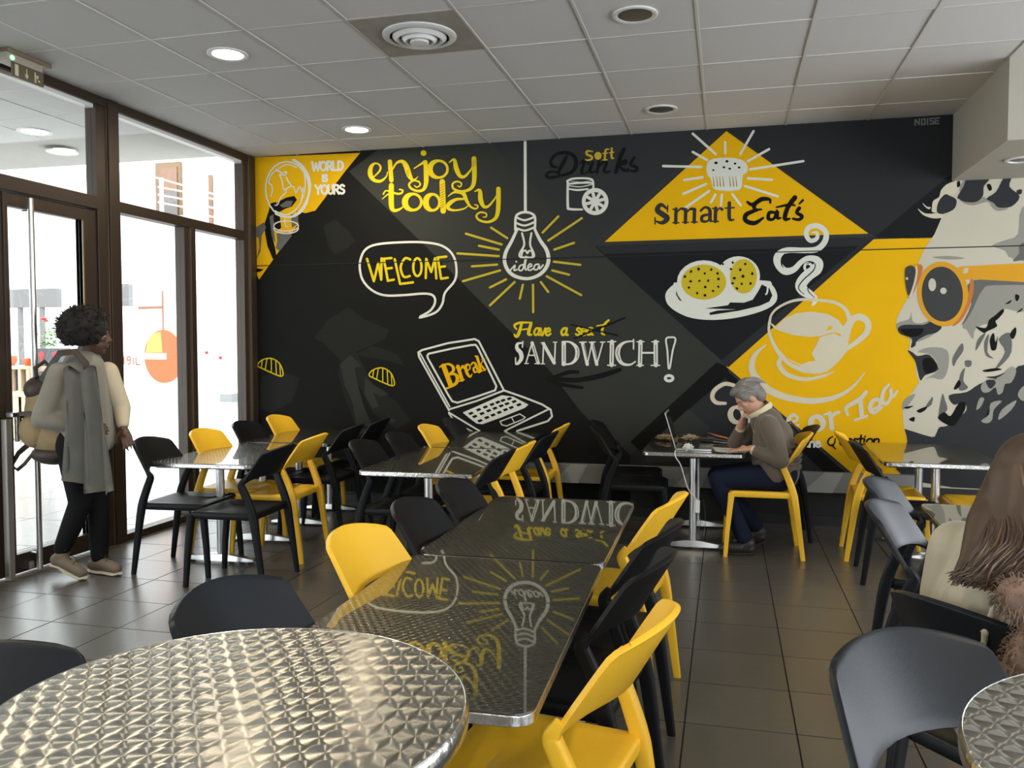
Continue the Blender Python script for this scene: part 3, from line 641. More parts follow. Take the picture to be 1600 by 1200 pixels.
# coffee or tea
s = Paint(1000, 480, .2625, 8)
s.st("562,466,22 505,456,24 448,490,26 430,535,26 455,568,24 508,572,18").arc(578, 640, 40, 46, lambda a: 20+14*abs(math.cos(a)), rot=-15)
s.st("690,590,26 660,610,26 655,730,24").st("625,650 700,655", 16, 0).st("760,620,26 730,640,26 725,750,24").st("695,680 770,685", 16, 0).st("790,710,14 840,700,18 825,665,20 795,690,24 805,735,22 850,730,12")
s.st("890,690,14 938,668,18 915,640,20 885,665,26 895,710,22 945,700,12").arc(1052, 690, 36, 40, lambda a: 24+14*abs(math.cos(a)), rot=-20)
s.st("1130,632,26 1142,720,30", smooth=0).st("1095,640,14 1130,628,20").st("1135,660,16 1160,632,22 1182,626,20")
s.st("1235,640,18 1225,600,22 1260,575,26 1310,545,28 1345,505,22").st("1310,545,28 1320,650,30", smooth=0).st("1278,672 1350,648", 16, 0)
s.st("1375,612,16 1425,585,20 1415,548,22 1378,565,26 1368,610,26 1395,628,20 1440,595,14").st("1480,460,14 1448,500,22 1440,560,26 1470,572,22 1495,520,16 1490,480,22 1500,535,22 1530,500,14").out('lettering', 'I', label='cream lettering coffee or tea')
s = Paint(1220, 620, .125, 8); text(s, 'the', 300, 625, 110, 26, 0, 0, 1.3); s.out('lettering', 'W', label='small pale word the')
s = Paint(1220, 620, .125, 8); s.st("650,495,16 600,530,22 590,580,22 630,610,22 670,580,20 680,520,16").st("640,600,22 680,650,18"); text(s, 'uestion', 730, 600, 125, 24, 0, .1, 1.25); s.out('lettering', 'K', label='black word question')
# have a seat / sandwich
s = Paint(790, 490, .175, 8)
s.st("100,140,14 80,105,22 130,82,22 235,80,14").st("145,90,22 118,180,30 95,205,26 78,185,14").st("228,92,26 205,180,30 235,188,14").st("130,145,14 215,135,14", smooth=0)
text(s, 'ave', 250, 195, 105, 19, 0, .12, .92); text(s, 'a', 492, 195, 105, 21, 0, .12, 1); text(s, 'sea', 625, 193, 105, 18, 0, .12, .95); s.st("920,60,20 880,100,20 860,170,22 885,190,12").st("815,110,12 900,95,12", smooth=0)
s.out('lettering', 'V', label='yellow script have a seat')
s = Paint(790, 490, .175, 9); s.st("585,98,12 1000,195,14", smooth=0).st("615,222,14 1065,38,16", smooth=0)
s.st("1020,500,34 850,555,46 650,592,42 520,590,42 400,580,28 362,580,12").st("362,582,18 480,550,32 570,522,36 645,522,30").st("380,590,20 500,632,34 685,660,26").out('arrow_drawing', 'K', label='black crossing out strokes and arrow')
s = Paint(790, 490, .175, 8)
s.st("155,250 152,300", 12, 0).st("150,262,14 108,270,24 103,310,34 135,350,38 142,400,36 112,445,24 90,450,12").st("90,395 92,450", 12, 0)
s.st("182,443 238,258", 12, 0).st("238,262 292,440", 30, 0).st("205,372 270,372", 12, 0).st("172,447 205,445", 9, 0).st("262,447 306,445", 9, 0)
s.st("333,448 340,265", 13, 0).st("338,268 435,440", 30, 0).st("445,258 438,440", 13, 0).st("318,260 350,260", 9, 0).st("425,255 460,255", 9, 0).st("316,448 350,448", 9, 0)
s.st("520,262 520,450", 38, 0).st("505,252,12 580,256,18 636,310,36 636,390,36 590,444,20 505,456,12")
s.st("688,262 730,452", 30, 0).st("730,455 768,280", 12, 0).st("772,262 815,452", 30, 0).st("815,455 868,262", 12, 0)
for q in ("662,256 720,254", "748,256 800,254", "848,256 886,254", "912,252 985,250", "912,461 982,461", "1172,252 1235,250", "1172,462 1232,462", "1308,252 1368,250", "1300,462 1376,462"): s.st(q, 11, 0)
s.st("950,252 947,458", 38, 0).st("1143,232 1143,315", 13, 0).st("1143,245,12 1060,258,20 1008,310,40 1004,385,42 1042,445,28 1110,456,18 1160,428,12")
s.st("1205,252 1200,460", 38, 0).st("1340,252 1342,460", 38, 0).st("1215,350 1335,350", 17, 0)
s.st("1432,228 1475,212 1518,226 1492,330 1468,478 1454,478 1445,330", 16, 3, True).arc(1460, 577, 34, 24, 26).out('lettering', 'W', label='white capital lettering sandwich')
s = Paint(790, 490, .175, 9)
for q in ("248,290 285,425", "522,285 522,425", "700,280 732,410", "783,280 815,410", "950,280 947,435", "1207,280 1202,435", "1340,280 1342,435"): s.st(q, 6, 0)
s.st("640,305 648,350 638,395", 6).st("1010,305 997,350 1020,415", 6).out('lettering_inline', 'G')
# laptop
s = Paint(640, 520, .15, 6)
s.st("412,805 100,250 92,205 130,180 400,108 680,65 722,88 985,602", 20, 0).st("112,215 420,770", 15, 0).st("200,218,20 440,165,20 640,128,20 690,125,20 715,160,20 905,555,20 893,598,20 700,665,20 500,728,20 445,712,20 400,640,20 195,270,20 185,240,20", closed=True, smooth=0)
s.st("405,800,18 700,710,18 985,600,20 1200,675,20 1380,745,20 1470,800,20 1485,870,20 1440,920,20 1120,1022,20", smooth=0).st("1005,1015 1450,795", 18, 0).st("410,830 730,1022", 18, 0).st("410,840 450,895", 14, 0).st("500,935,10 580,990,14 660,1028,10", smooth=0).st("990,1020 1060,1060", 14, 0)
s.poly("555,830 760,740 960,650 1080,665 1240,748 1200,782 960,880 760,952 700,945 620,885").st("945,922,12 1150,845,12 1205,880,12 1180,902,12 1010,970,12 960,958,12", closed=True, smooth=0).st("1062,878 1090,930", 10, 0)
s.out('laptop_drawing', 'W', label='white line drawing of an open laptop')
s = Paint(640, 520, .15, 7)
for row in (((640, 838), (720, 800), (790, 772), (860, 745), (920, 722), (975, 703), (1040, 685)), ((680, 870), (755, 840), (825, 810), (890, 785), (955, 760), (1015, 738), (1090, 715)), ((735, 915), (805, 882), (870, 855), (935, 828), (1000, 800), (1060, 778), (1140, 748))):
    for x, y in row: s.poly([(x-30, y-2), (x+12, y-18), (x+31, y+1), (x-10, y+20)])
s.out('laptop_keys', 'K')
s = Paint(640, 520, .15, 7)
s.st("315,358,14 345,335,20", smooth=0).st("355,345,50 428,540,50", smooth=0).st("320,350,14 400,325,22 450,350,30 455,400,30 400,440,22").st("400,440,18 470,430,26 500,470,38 480,530,34 385,582,18").st("378,578,14 440,560,14", smooth=0)
s.st("505,350,38 548,490,38", smooth=0).st("488,362,14 512,348,14", smooth=0).st("520,505,14 570,488,14", smooth=0).st("528,390,16 555,345,24 568,365,24").st("588,405,12 632,370,14 615,330,20 585,350,30 600,420,32 632,458,22 652,430,10")
s.st("645,330,20 665,308,16 690,330,26 720,405,26 738,410,8").st("700,355,14 668,368,22 680,410,22 712,400,10").st("685,242,14 705,250,28 745,395,28", smooth=0).st("745,325,10 770,282,12", smooth=0).st("735,320,14 785,385,24", smooth=0).st("752,278 786,272", 9, 0).st("725,412 760,398", 9, 0).st("766,396 794,380", 9, 0)
s.out('lettering', 'Y', label='yellow serif word break')
# croissants over the eyes
for n, (ox, oy, fl) in enumerate(((380, 480, 1), (206, 465, 1))):
    s = Paint(ox, oy, .3165, 7)
    s.st("622,335,6 645,308,6 690,300,6 730,325,6 748,372,6 738,388,6 700,375,6 650,352,6", closed=True)
    for q in ("645,312 640,348", "668,305 660,352", "690,302 690,365", "712,315 715,378", "732,332 735,385"): s.st(q, 5, 0)
    if n == 0 or True: s.out('croissant_drawing', 'V', label='small yellow croissant right of the shadow face' if n == 0 else 'small yellow croissant beside the facade post')

# bearded portrait with sunglasses
def A(l):
    p = Paint(1380, 180, .2, l); p.sm = 3; return p
def C3(l):
    p = Paint(1380, 400, .25, l); p.sm = 3; return p
p = Paint(0, 0, 1, 6)
p.poly("1492,282 1640,276 1640,770 1418,760 1417,690 1411,662 1410,640 1420,620 1436,597 1431,585 1430,562 1419,550 1421,540 1422,529 1404,517 1400,505 1402,495 1417,467 1436,406 1446,386 1460,366 1472,338 1478,318 1484,300")
p.out('portrait_head', 'L', label='pale bearded man in profile')
p = A(7); p.poly("270,730 320,765 380,770 440,762 470,790 440,805 380,805 320,785 290,760").poly("305,685 340,715 370,720 355,735 325,715").poly("380,720 390,670 435,640 450,590 490,545 560,515 590,520 600,560 560,610 520,625 480,620 440,670 430,720 420,760 380,755").out('portrait_hair', 'I')
p = A(8); p.poly("430,680 480,625 560,650 572,690 545,740 465,772 418,755").poly("578,640 625,560 660,500 825,495 785,555 778,630 725,678 640,678 590,655").poly("805,652 880,600 940,490 1000,488 985,560 1065,635 1000,715 900,722 860,685").poly("1040,590 1080,580 1078,615 1050,618").out('portrait_hair', 'Q')
p = A(8); p.poly("575,525 595,515 600,550 578,565").poly("808,545 835,540 848,580 825,590").out('portrait_hair', 'K')
p = A(7); p.poly("590,655 640,678 725,678 775,640 805,652 860,685 900,722 980,730 900,750 850,725 820,680 760,690 700,705 630,690").poly("1085,720 1320,690 1320,1130 1010,1120 950,1060 850,1020 940,980 1050,930").poly("595,560 640,500 700,490 610,600").poly("380,1110 520,1100 640,1120 500,1128").out('portrait_shade', 'M')
p = A(8); p.poly("1080,1000 1320,950 1320,1080 1100,1130 1010,1140 1060,1080").out('portrait_shade', 'N')
# spectacles
p = C3(10); p.arc(372, 238, 142, 186, 34, n=36, rot=-6).poly("470,75 560,62 1100,48 1100,165 560,145 500,160 470,120").st("150,75,14 190,60,16 240,70,18 205,160,16 160,260,12").out('sunglasses_frame', 'O', label='orange sunglasses frame')
p = C3(11); p.ell(368, 238, 128, 172, 36, -5).poly("140,75 175,60 200,85 190,160 158,250 140,180 135,120").out('sunglasses_lens', 'S')
p = C3(10.5); p.poly("545,150 562,150 562,230 530,330 480,410 430,440 480,380 520,300 535,220").poly("215,60 240,60 238,110 205,190 185,235 205,150").out('sunglasses_side', 'R')
p = C3(12); p.ell(305, 180, 24, 40).ell(375, 218, 20, 20).ell(147, 141, 8, 9).ell(515, 85, 18, 10, 12, -20).ell(512, 101, 18, 8, 12, -10).out('lens_highlights', 'L')
p = C3(11.5); p.st("205,70,12 208,110,12 190,190,12 165,255,8").out('lens_highlights', 'I')
# nose, mouth
p = C3(7)
p.poly("85,420 160,395 175,350 185,410 240,420 300,400 345,440 300,500 200,540 170,520 95,470").poly("250,130 235,250 270,380 300,400 245,350 228,240").poly("215,600 290,570 400,590 405,700 370,770 300,760 260,770 345,710 300,620").poly("130,900 200,860 160,930 120,960").out('portrait_shade', 'M')
p = C3(8); p.poly("90,455 130,430 250,430 300,410 365,440 330,480 270,495 210,530 200,560 172,572 178,515 110,490").poly("152,592 180,600 215,625 290,618 345,708 262,745 232,778 210,700 195,650").out('portrait_features', 'Q')
p = C3(9); p.poly("105,460 160,455 250,455 220,500 150,500").poly("245,650 300,640 335,700 265,735").out('portrait_features', 'K')
# cheek and beard
p = C3(7.5); p.poly("495,440 560,330 620,210 700,180 1100,180 1100,420 960,330 860,350 740,330 700,400 580,450 560,520 520,460").out('portrait_shade', 'M')
p = C3(8); p.poly("560,150 1100,160 1100,182 700,182 620,212 560,330 520,400 490,430 550,300").poly("430,660 440,620 490,545 500,590 460,650 440,690").poly("575,590 590,520 640,480 600,560").poly("630,540 660,490 650,600 690,640 640,620").poly("510,655 550,655 545,690 515,690").poly("470,830 480,740 510,700 500,780 530,820 500,840").poly("350,950 370,860 385,900 400,960 350,1000").poly("720,520 790,480 800,600 740,680 700,700 760,600").poly("290,900 310,880 300,930 260,950").out('portrait_shade', 'N')
p = C3(8); p.poly("1100,640 880,680 830,700 800,770 720,760 600,800 520,850 410,870 440,930 500,910 520,960 470,1010 400,1060 350,1070 330,1110 300,1130 150,1085 135,1090 150,1160 150,1400 1100,1400").out('portrait_beard', 'Q', label='dark beard mass')
p = C3(9)
p.poly("575,440 640,450 660,400 700,370 745,330 752,350 720,390 700,410 710,440 650,470 625,480").poly("825,240 850,250 840,280 825,275").poly("760,300 800,275 790,295").poly("830,355 870,325 860,345").poly("790,490 825,445 830,480 810,520").poly("670,570 665,520 690,480 700,540 715,500 705,580 680,590").poly("440,830 470,775 485,800 460,830").poly("210,965 270,940 265,960 230,980").poly("130,945 190,935 150,955").poly("160,1020 195,1005 190,1035").poly("640,1010 660,960 680,1000 650,1040").poly("340,1010 380,975 420,1000 470,920 512,915 510,960 480,1010 440,1060 390,1050").poly("620,715 700,700 740,710 650,725").out('portrait_curls', 'K')
p = C3(9.5)
p.poly("610,810 650,770 700,770 740,740 800,690 830,720 800,790 760,800 745,850 715,865 700,820 660,850 620,850").poly("670,920 740,905 690,960 680,1020 650,1045 610,1030 660,990").poly("720,1025 740,960 830,900 800,960").poly("840,860 880,810 960,800 1000,850 900,900 860,900").poly("580,960 600,890 630,890 610,940").poly("930,920 980,900 960,1000").out('portrait_curls', 'M')
p = C3(10)
p.poly("640,780 690,775 700,800 665,830").poly("640,755 700,750 760,730 700,765").out('portrait_curls', 'Q')
# ------------------------------------------------------------------ outside the facade: covered walk and bright atrium
at = struct('floor_2')
atr_m = nmat('pale atrium floor', (.36, .355, .35), .18, var=.04)
MB().box((-30, -4, -.12), (-4.31, 34, -.012)).build('atrium_slab', atr_m, at)
ln = MB()
for k in range(26): ln.box((-30, -3+k*.8, -.012), (-4.4, -2.99+k*.8, -.0105))
for k in range(30): ln.box((-4.8-k*.8, -3, -.012), (-4.79-k*.8, 20, -.0105))
ln.build('floor_joint', nmat('floor joint grey', (.33, .32, .33), .5), at)['kind'] = 'stuff'
c2 = struct('ceiling_2')
MB().box((-9.5, -3, CZ+.03), (-4.31, WY+.02, CZ+.6)).build('walkway_deck', grey_pa, c2)
for i in range(0, 9):
    for j in range(0, 9):
        x1 = -4.33-.6*i; y0 = GY0-2.4+.6*j
        if y0+.6 > 6.1: continue
        o = ct0.copy(); COL.objects.link(o); o.parent = c2; o.location = (x1-.6, y0, CZ)
for i in range(0, 9): MB().box((-4.34-.6*i, -3, CZ-.004), (-4.325-.6*i, 6.03, CZ+.004)).build('grid_bar', ceil_grid, c2)
for j in range(0, 8): MB().box((-9.5, GY0-2.4+.6*j-.006, CZ-.003), (-4.33, GY0-2.4+.6*j+.006, CZ+.004)).build('grid_bar', ceil_grid, c2)
for n, (px, py) in enumerate(((54, 205), (97, 237))):
    p = onZ(px, py, CZ)
    t = thing('ceiling_light', 'lit round walkway downlight beyond the glass, %s' % ('the nearer of two' if n == 0 else 'the farther of two'), 'light', (p.x, p.y, CZ), 0, 'walkway downlights')
    MB().lathe([(.13, 0), (.13, -.008), (.115, -.012), (.10, -.006), (.10, .0)], n=28).build('ring', white_pl, t, True)
    MB().lathe([(.0, -.0045), (.10, -.004), (.10, -.001), (0, -.001)], n=28).build('lens', glow_on, t)
aw = struct('wall_left')
aw_m = nmat('white atrium wall', (.82, .82, .80), .8)
MB().box((-30, 20, -.1), (-4.4, 20.3, 9)).build('wall_body', aw_m, aw)
MB().box((-22.3, -4, -.1), (-22, 20, 6)).build('wall_body', aw_m, aw)
ww = struct('window_4')
def farbox(nm, px0, py0, px1, py1, Y, d, mat, par):
    a, b = onY(px0, py0, Y), onY(px1, py1, Y)
    return MB().box((min(a.x, b.x), Y-d, min(a.z, b.z)), (max(a.x, b.x), Y, max(a.z, b.z))).build(nm, mat, par)
brn = nmat('brown gallery door', (.18, .09, .055), .5); dkg = nmat('dark gallery glass', (.10, .085, .08), .3)
farbox('window_frame', 246, 256, 286, 336, 19.99, .1, nmat('tan window frame', (.15, .09, .045), .5), ww); farbox('pane', 250, 262, 278, 336, 19.88, .02, brn, ww); farbox('pane', 252, 300, 278, 336, 19.86, .02, dkg, ww)
farbox('window_slit', 327, 274, 334, 350, 19.99, .06, brn, ww); farbox('window_slit', 356, 284, 360, 354, 19.99, .06, dkg, ww)
rl = thing('gallery_railing', 'white metal railing across the upper gallery beyond the glass', 'railing', tuple(onY(260, 330, 19.2)))
og = onY(260, 330, 19.2)
for (a, b, c, d) in ((190, 262, 385, 318), (247, 292, 290, 300), (247, 304, 290, 312), (247, 316, 290, 324), (320, 308, 365, 318), (320, 322, 365, 332), (320, 336, 365, 346)):
    p, q = onY(a, b, 19.2), onY(c, d, 19.2); MB().cyl(p, q, .02, n=8).build('rail', aw_m, rl, org=og)
p, q = onY(252, 278, 19.2), onY(253, 336, 19.2); MB().cyl(p, q, .05, n=8).build('rail_post', aw_m, rl, org=og)

# round red sign hanging outside
dc = onY(256, 557, 9.0)
ds = thing('hanging_sign', 'orange red disc sign with a white band hanging outside', 'sign', tuple(dc), R(-12))
red_s = nmat('glowing orange red plastic', (.85, .12, .03), .4, emit=(1, .16, .04), estr=.55)  # no lamp in the disc: its glow is put into the plastic's emission
MB().cyl((0, -.012, 0), (0, .012, 0), .325, n=56).build('disc', red_s, ds)
MB().box((-.32, -.016, -.035), (.06, -.0125, .04)).build('band', nmat('sign white', (.9, .88, .82), .4), ds)
MB().add([(-.30, -.0135, .045), (-.005, -.0135, .05), (-.03, -.0135, .30), (-.15, -.0135, .285), (-.25, -.0135, .205)], [(0, 1, 2, 3, 4)]).build('lighter_panel', nmat('glowing orange panel', (.9, .38, .09), .4, emit=(1, .45, .1), estr=.45), ds)  # this panel's glow is emission put into its colour too
MB().box((-.012, -.006, .32), (.012, .006, .80)).box((-.42, -.008, .58), (0, .008, .615)).build('bracket', nmat('brown bracket', (.35, .14, .08), .5), ds)
MB().box((-.10, -.018, -.02), (-.09, -.0165, .02)).box((-.05, -.018, -.005), (-.02, -.0165, .0)).box((-.04, -.018, -.02), (-.03, -.0165, .015)).build('lettering', nmat('faint sign print', (.5, .35, .25), .5), ds)
# lettering on a far board: 19 then two strokes
fb = onY(205, 562, 15.0)
bd = thing('notice_board', 'white board with faint red lettering left of the disc', 'board', tuple(fb), 0)
MB().box((-.62, 0, -.25), (.62, .03, .25)).build('board', aw_m, bd)
lt = Paint(); lt.layer = 0
def fl_(pts, w):
    vs = []; fs = []
    for a, b in zip(pts, pts[1:]):
        d = (Vector(b)-Vector(a)).normalized(); n_ = Vector((-d.y, d.x))*w; k = len(vs)
        for q, sg_ in ((a, 1), (a, -1), (b, -1), (b, 1)): vs.append((q[0]+n_.x*sg_, -.004, q[1]+n_.y*sg_))
        fs.append((k, k+1, k+2, k+3))
    return vs, fs
m_ = MB()
for pts in ([(-.22, .02), (-.17, .06), (-.17, -.10)], [(-.03, .0), (-.09, -.02), (-.09, .06), (-.02, .06), (-.02, -.08), (-.09, -.10)], [(.06, .05), (.06, -.1)], [(.12, .05), (.12, -.1), (.22, -.1)]): m_.add(*fl_(pts, .014))
m_.build('lettering', nmat('brown red print', (.30, .08, .04), .5), bd)
# counter with shelves, folders and flower box
cA, cB = onZ(-60, 683, 0), onZ(71, 683, 0); cd = cA.y
ct = thing('display_counter', 'pale wooden counter with open shelves seen through the door', 'counter', ((cA.x+cB.x)/2, cd, 0))
hw = (cB.x-cA.x)/2; wood_c = nmat('pale birch', (.60, .43, .27), .5, var=.08)
zt = onY(40, 572, cd).z; zm = onY(40, 612, cd).z
m_ = MB().box((-hw, 0, zt-.05), (hw, .5, zt)); m_.build('top', wood_c, ct, bevel=.005)
MB().box((-hw, .0, zm-.08), (hw, .5, zm)).build('shelf', wood_c, ct)
for x in (-hw, -hw+.9, hw-.62, hw-.2, hw-.05): MB().box((x, 0.02, 0), (x+.05, .5, zt-.05)).build('upright', wood_c, ct)
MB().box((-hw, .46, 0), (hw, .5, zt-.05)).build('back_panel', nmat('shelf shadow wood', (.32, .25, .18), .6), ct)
MB().box((hw-.6, .02, .0), (hw-.03, .06, zm-.08)).build('door', wood_c, ct)
def onct(nm, lab, cat, px0, px1, pz0, h, d, mat, dy=.1, grp=None, bev=.01):
    a, b = onY(px0, 600, cd+dy), onY(px1, 600, cd+dy)
    o = MB().box((-(b.x-a.x)/2, 0, 0), ((b.x-a.x)/2, d, h)).build(nm, mat, None, bevel=bev); o.location = ((a.x+b.x)/2, cd+dy, pz0)
    return tag(o, lab, cat, grp)
dark_f = nmat('dark folder', (.06, .06, .065), .5)
for k in range(5): onct('box_file', ('bottom', 'second from bottom', 'middle', 'second from top', 'topmost')[k]+' dark box file of the stack on the left counter shelf', 'file', 12, 30, zm+.002+k*.062, .058, .25, dark_f, .1, 'box files in the stack on the counter shelf')
onct('storage_crate', 'black crate on the counter shelf behind the pull bar', 'crate', 46, 66, zm+.002, .30, .25, dark_f); onct('paper_cup', 'white cup in front of the black crate', 'cup', 61, 68, zm+.002, .13, .07, white_pl, .02)
onct('blue_box', 'blue carton on the lowest counter shelf', 'carton', 22, 34, .30, .26, .2, nmat('blue card', (.05, .09, .45), .5)); onct('white_carton', 'small white carton above the blue carton', 'carton', 24, 34, .60, .14, .2, white_pl)
fpo = onY(76, 556, cd+.1)
fp = thing('flower_planter', 'black planter with red dots and a leafy red flowering plant', 'planter', (fpo.x, cd+.15, zt))
MB().box((-.24, -.1, 0), (.24, .14, .27)).build('planter_box', dark_f, fp, bevel=.01)
rd = nmat('red paint', (.65, .03, .03), .5)
MB().ell((-.08, -.104, .17), (.05, .004, .05)).box((-.10, -.106, .02), (-.06, -.101, .14)).build('red_emblem', rd, fp); MB().ell((.17, -.104, .17), (.05, .004, .05)).build('red_emblem', rd, fp)
lf = MB()
for k in range(170):
    a = random.uniform(0, 6.28); q = Vector((random.gauss(-.02, .11), random.gauss(0, .06), .30+abs(random.gauss(.06, .10)))); u = Vector((math.cos(a), math.sin(a), random.uniform(-.4, .8))).normalized()*.045; v_ = u.cross(Vector((random.random(), random.random(), 1))).normalized()*.022
    lf.add([q, q+u*.5+v_, q+u, q+u*.5-v_], [(0, 1, 2, 3)])
lf.build('foliage', nmat('leaf green', (.16, .27, .08), .5), fp)['kind'] = 'stuff'
MB().ell((-.12, 0, .72), (.05, .04, .025)).ell((-.07, 0, .69), (.03, .03, .02)).build('blossom', rd, fp, True); MB().cyl((-.05, 0, .3), (-.11, 0, .70), .006).build('stem', nmat('leaf green', (.16, .27, .08), .5), fp)
for n, (px, r_) in enumerate(((16, .10), (44, .075))):
    p = onY(px, 560, cd+.15)
    o = MB().lathe([(r_*.6, 0), (r_, r_*.8), (r_*.95, r_*1.5), (r_*.8, r_*1.55), (r_*.8, r_*1.3), (.0, r_*1.2)], n=20).build('red_bowl', nmat('orange red glaze', (.75, .10, .03), .35), None, True)
    o.location = (p.x, cd+.15, zt); tag(o, 'larger orange red bowl at the counter end' if n == 0 else 'smaller red bowl beside the pull bar', 'bowl')
# dark bunting frame above the counter
hb = thing('dark_canopy', 'dark grey shop awning frame above the counter', 'awning', (fpo.x-.2, cd+.9, 0))
for x0, x1, z0, z1 in ((-1.6, -.35, 2.05, 2.35), (.1, 1.0, 2.05, 2.4)): MB().box((x0, 0, z0), (x1, .1, z1)).build('fascia', nmat('awning grey', (.16, .15, .15), .6), hb)
for x in (-1.15, -.72, .35, .62): MB().box((x, .02, 0), (x+.06, .08, 2.1)).build('post', nmat('awning grey', (.16, .15, .15), .6), hb)
# seating corner far right behind the glass
def far_thing(nm, lab, cat, px0, py0, px1, py1, Y, d, mat, bev=.02):
    a, b = onY(px0, py0, Y), onY(px1, py1, Y); z0 = min(a.z, b.z)
    if z0 < .5: z0 = -.012
    o = MB().box((-(b.x-a.x)/2, 0, 0), ((b.x-a.x)/2, d, abs(a.z-b.z))).build(nm, mat, None, bevel=bev); o.location = ((a.x+b.x)/2, Y, z0); return tag(o, lab, cat)
wht = aw_m
pc = onZ(353, 627, 0)
o = thing('atrium_column', 'white square column with a grey foot beyond the glass', 'column', (pc.x, pc.y, -.012)); k_ = pc.y/F_PX*1.05
MB().box((-6*k_, 0, .12), (6*k_, .4, 6)).build('shaft', wht, o); MB().box((-11*k_, -.02, 0), (12*k_, .45, .2)).build('foot', nmat('grey foot', (.25, .25, .25), .6), o)
Yp = onZ(320, 612, 0).y
far_thing('yellow_screen', 'pale yellow partition panel beyond the glass', 'screen', 306, 583, 321, 612, Yp, .08, nmat('pale yellow panel', (.85, .82, .12), .5))
far_thing('armchair', 'dark blue grey armchair beside the yellow panel', 'armchair', 326, 594, 336, 608, Yp, .6, nmat('dark slate cloth', (.07, .09, .13), .8), .06)
far_thing('sofa', 'lilac grey sofa right of the white column', 'sofa', 364, 595, 384, 613, Yp, .8, nmat('lilac cloth', (.42, .42, .60), .8), .06)
for n, (px, py, r_) in enumerate(((322, 551, 2.3), (344, 559, 2.6), (358, 553, 2))):
    p = onY(px, py, Yp+.5); rr = r_*(Yp+.5)/F_PX
    o = MB().cyl((0, 0, 0), (0, .04, 0), rr, n=16).build('red_wall_dot', rd, None); o.location = (p.x, 19.94, onY(px, py, 19.94).z); o.location.x = onY(px, py, 19.94).x
    tag(o, ('leftmost', 'middle', 'rightmost')[n]+' small red disc on the white atrium wall', 'disc')
far_thing('red_wall_sign', 'small red rectangular sign beside the corner post', 'sign', 369, 555, 380, 561, 19.9, .05, rd, .005)
# ------------------------------------------------------------------ chairs
def chair_proto():
    t = thing('dining_chair', '', 'chair')
    s = MB()                                                   # seat: thin dished shell with a turned down rim
    poly = rrect(.44, .42, .035, 4); n = len(poly)
    vs = []; fs = []
    for sc_, z in ((.94, .405), (.985, .408), (1, .418), (1, .438), (.985, .446), (.955, .4485), (.80, .444), (.45, .438)):
        for x, y in poly: vs.append((x*sc_*(1-.05*(y > 0)*0), y*sc_+.02, z-(.006 if y > .19 and z > .43 else 0)))
    for i in range(7):
        for k in range(n): fs.append((i*n+k, i*n+(k+1) % n, (i+1)*n+(k+1) % n, (i+1)*n+k))
    fs += [tuple(range(n-1, -1, -1)), tuple(7*n+k for k in range(n))]
    s.add(vs, fs); s.build('seat', None, t, True)
    for sx in (-1, 1):                                          # front legs
        MB().sweep([(sx*.205, .215, .43), (sx*.208, .222, .36), (sx*.213, .24, .18), (sx*.217, .252, 0)], [(.022, .024), (.019, .021), (.0165, .017), (.014, .014)], 16, up=(0, 1, 0), sq=5).build('leg', None, t, True)
    for sx in (-1, 1):                                          # rear legs run on into the bent uprights
        pts = crom([(sx*.222, -.245, 0), (sx*.219, -.215, .22), (sx*.216, -.185, .42), (sx*.217, -.150, .53), (sx*.224, -.118, .605), (sx*.229, -.122, .628), (sx*.229, -.136, .650)], 3, False, False)
        m = len(pts); sec = []
        for p in pts:
            z = p[2]
            if z < .42: w = .015+.009*z/.42; d = .013+.012*z/.42
            else: w = .024-.004*(z-.42)/.26; d = .025-.004*(z-.42)/.26
            if z > .61: w -= (z-.61)*.22; d -= (z-.61)*.30
            sec.append((w, d*.75))
        MB().sweep(pts, sec, 16, up=(0, 1, 0), sq=4).build('leg', None, t, True)
    # backrest: wide curved shell, bottom corners run into the uprights, top corners rounded
    NX, NZ = 16, 10; vs = []; fs = []
    def bk_(u, v, off):
        z0 = .602+.056*(1-abs(u)**5); z1 = .808+.024*(1-u*u); z = z0+(z1-z0)*v
        r = .030; W = .236-.034*v**1.3
        if z1-z < r: W -= r-math.sqrt(max(r*r-(r-(z1-z))**2, 0))
        x = u*W
        y = -.112-.105*v-.100*(1-(x/.238)**2)
        nrm = Vector((-.75*u, 1, .60)).normalized()
        return Vector((x, y, z))+nrm*off
    for off in (.0075, -.0075):
        for j in range(NZ+1):
            v_ = j/NZ; v_ = 1-(1-v_)**1.35
            for i in range(NX+1):
                u_ = math.sin((i/NX*2-1)*math.pi/2*.96)/math.sin(math.pi/2*.96)
                vs.append(bk_(u_, v_, off))
    S = (NX+1)*(NZ+1); q = lambda i, j, s_: s_*S+j*(NX+1)+i
    for j in range(NZ):
        for i in range(NX):
            fs.append((q(i+1, j, 0), q(i, j, 0), q(i, j+1, 0), q(i+1, j+1, 0))); fs.append((q(i, j, 1), q(i+1, j, 1), q(i+1, j+1, 1), q(i, j+1, 1)))
    for i in range(NX): fs.append((q(i, 0, 0), q(i+1, 0, 0), q(i+1, 0, 1), q(i, 0, 1))); fs.append((q(i+1, NZ, 0), q(i, NZ, 0), q(i, NZ, 1), q(i+1, NZ, 1)))
    for j in range(NZ): fs.append((q(0, j+1, 0), q(0, j, 0), q(0, j, 1), q(0, j+1, 1))); fs.append((q(NX, j, 0), q(NX, j+1, 0), q(NX, j+1, 1), q(NX, j, 1)))
    b = mesh_from('backrest', vs, fs, None, t, True)
    mo = b.modifiers.new('bevel', 'BEVEL'); mo.width = .0045; mo.segments = 2; mo.limit_method = 'ANGLE'; mo.angle_limit = R(50)
    return t
protos = {}
def make_proto(mat):
    t = chair_proto()
    for c in t.children: c.data.materials.clear(); c.data.materials.append(mat)
    return t
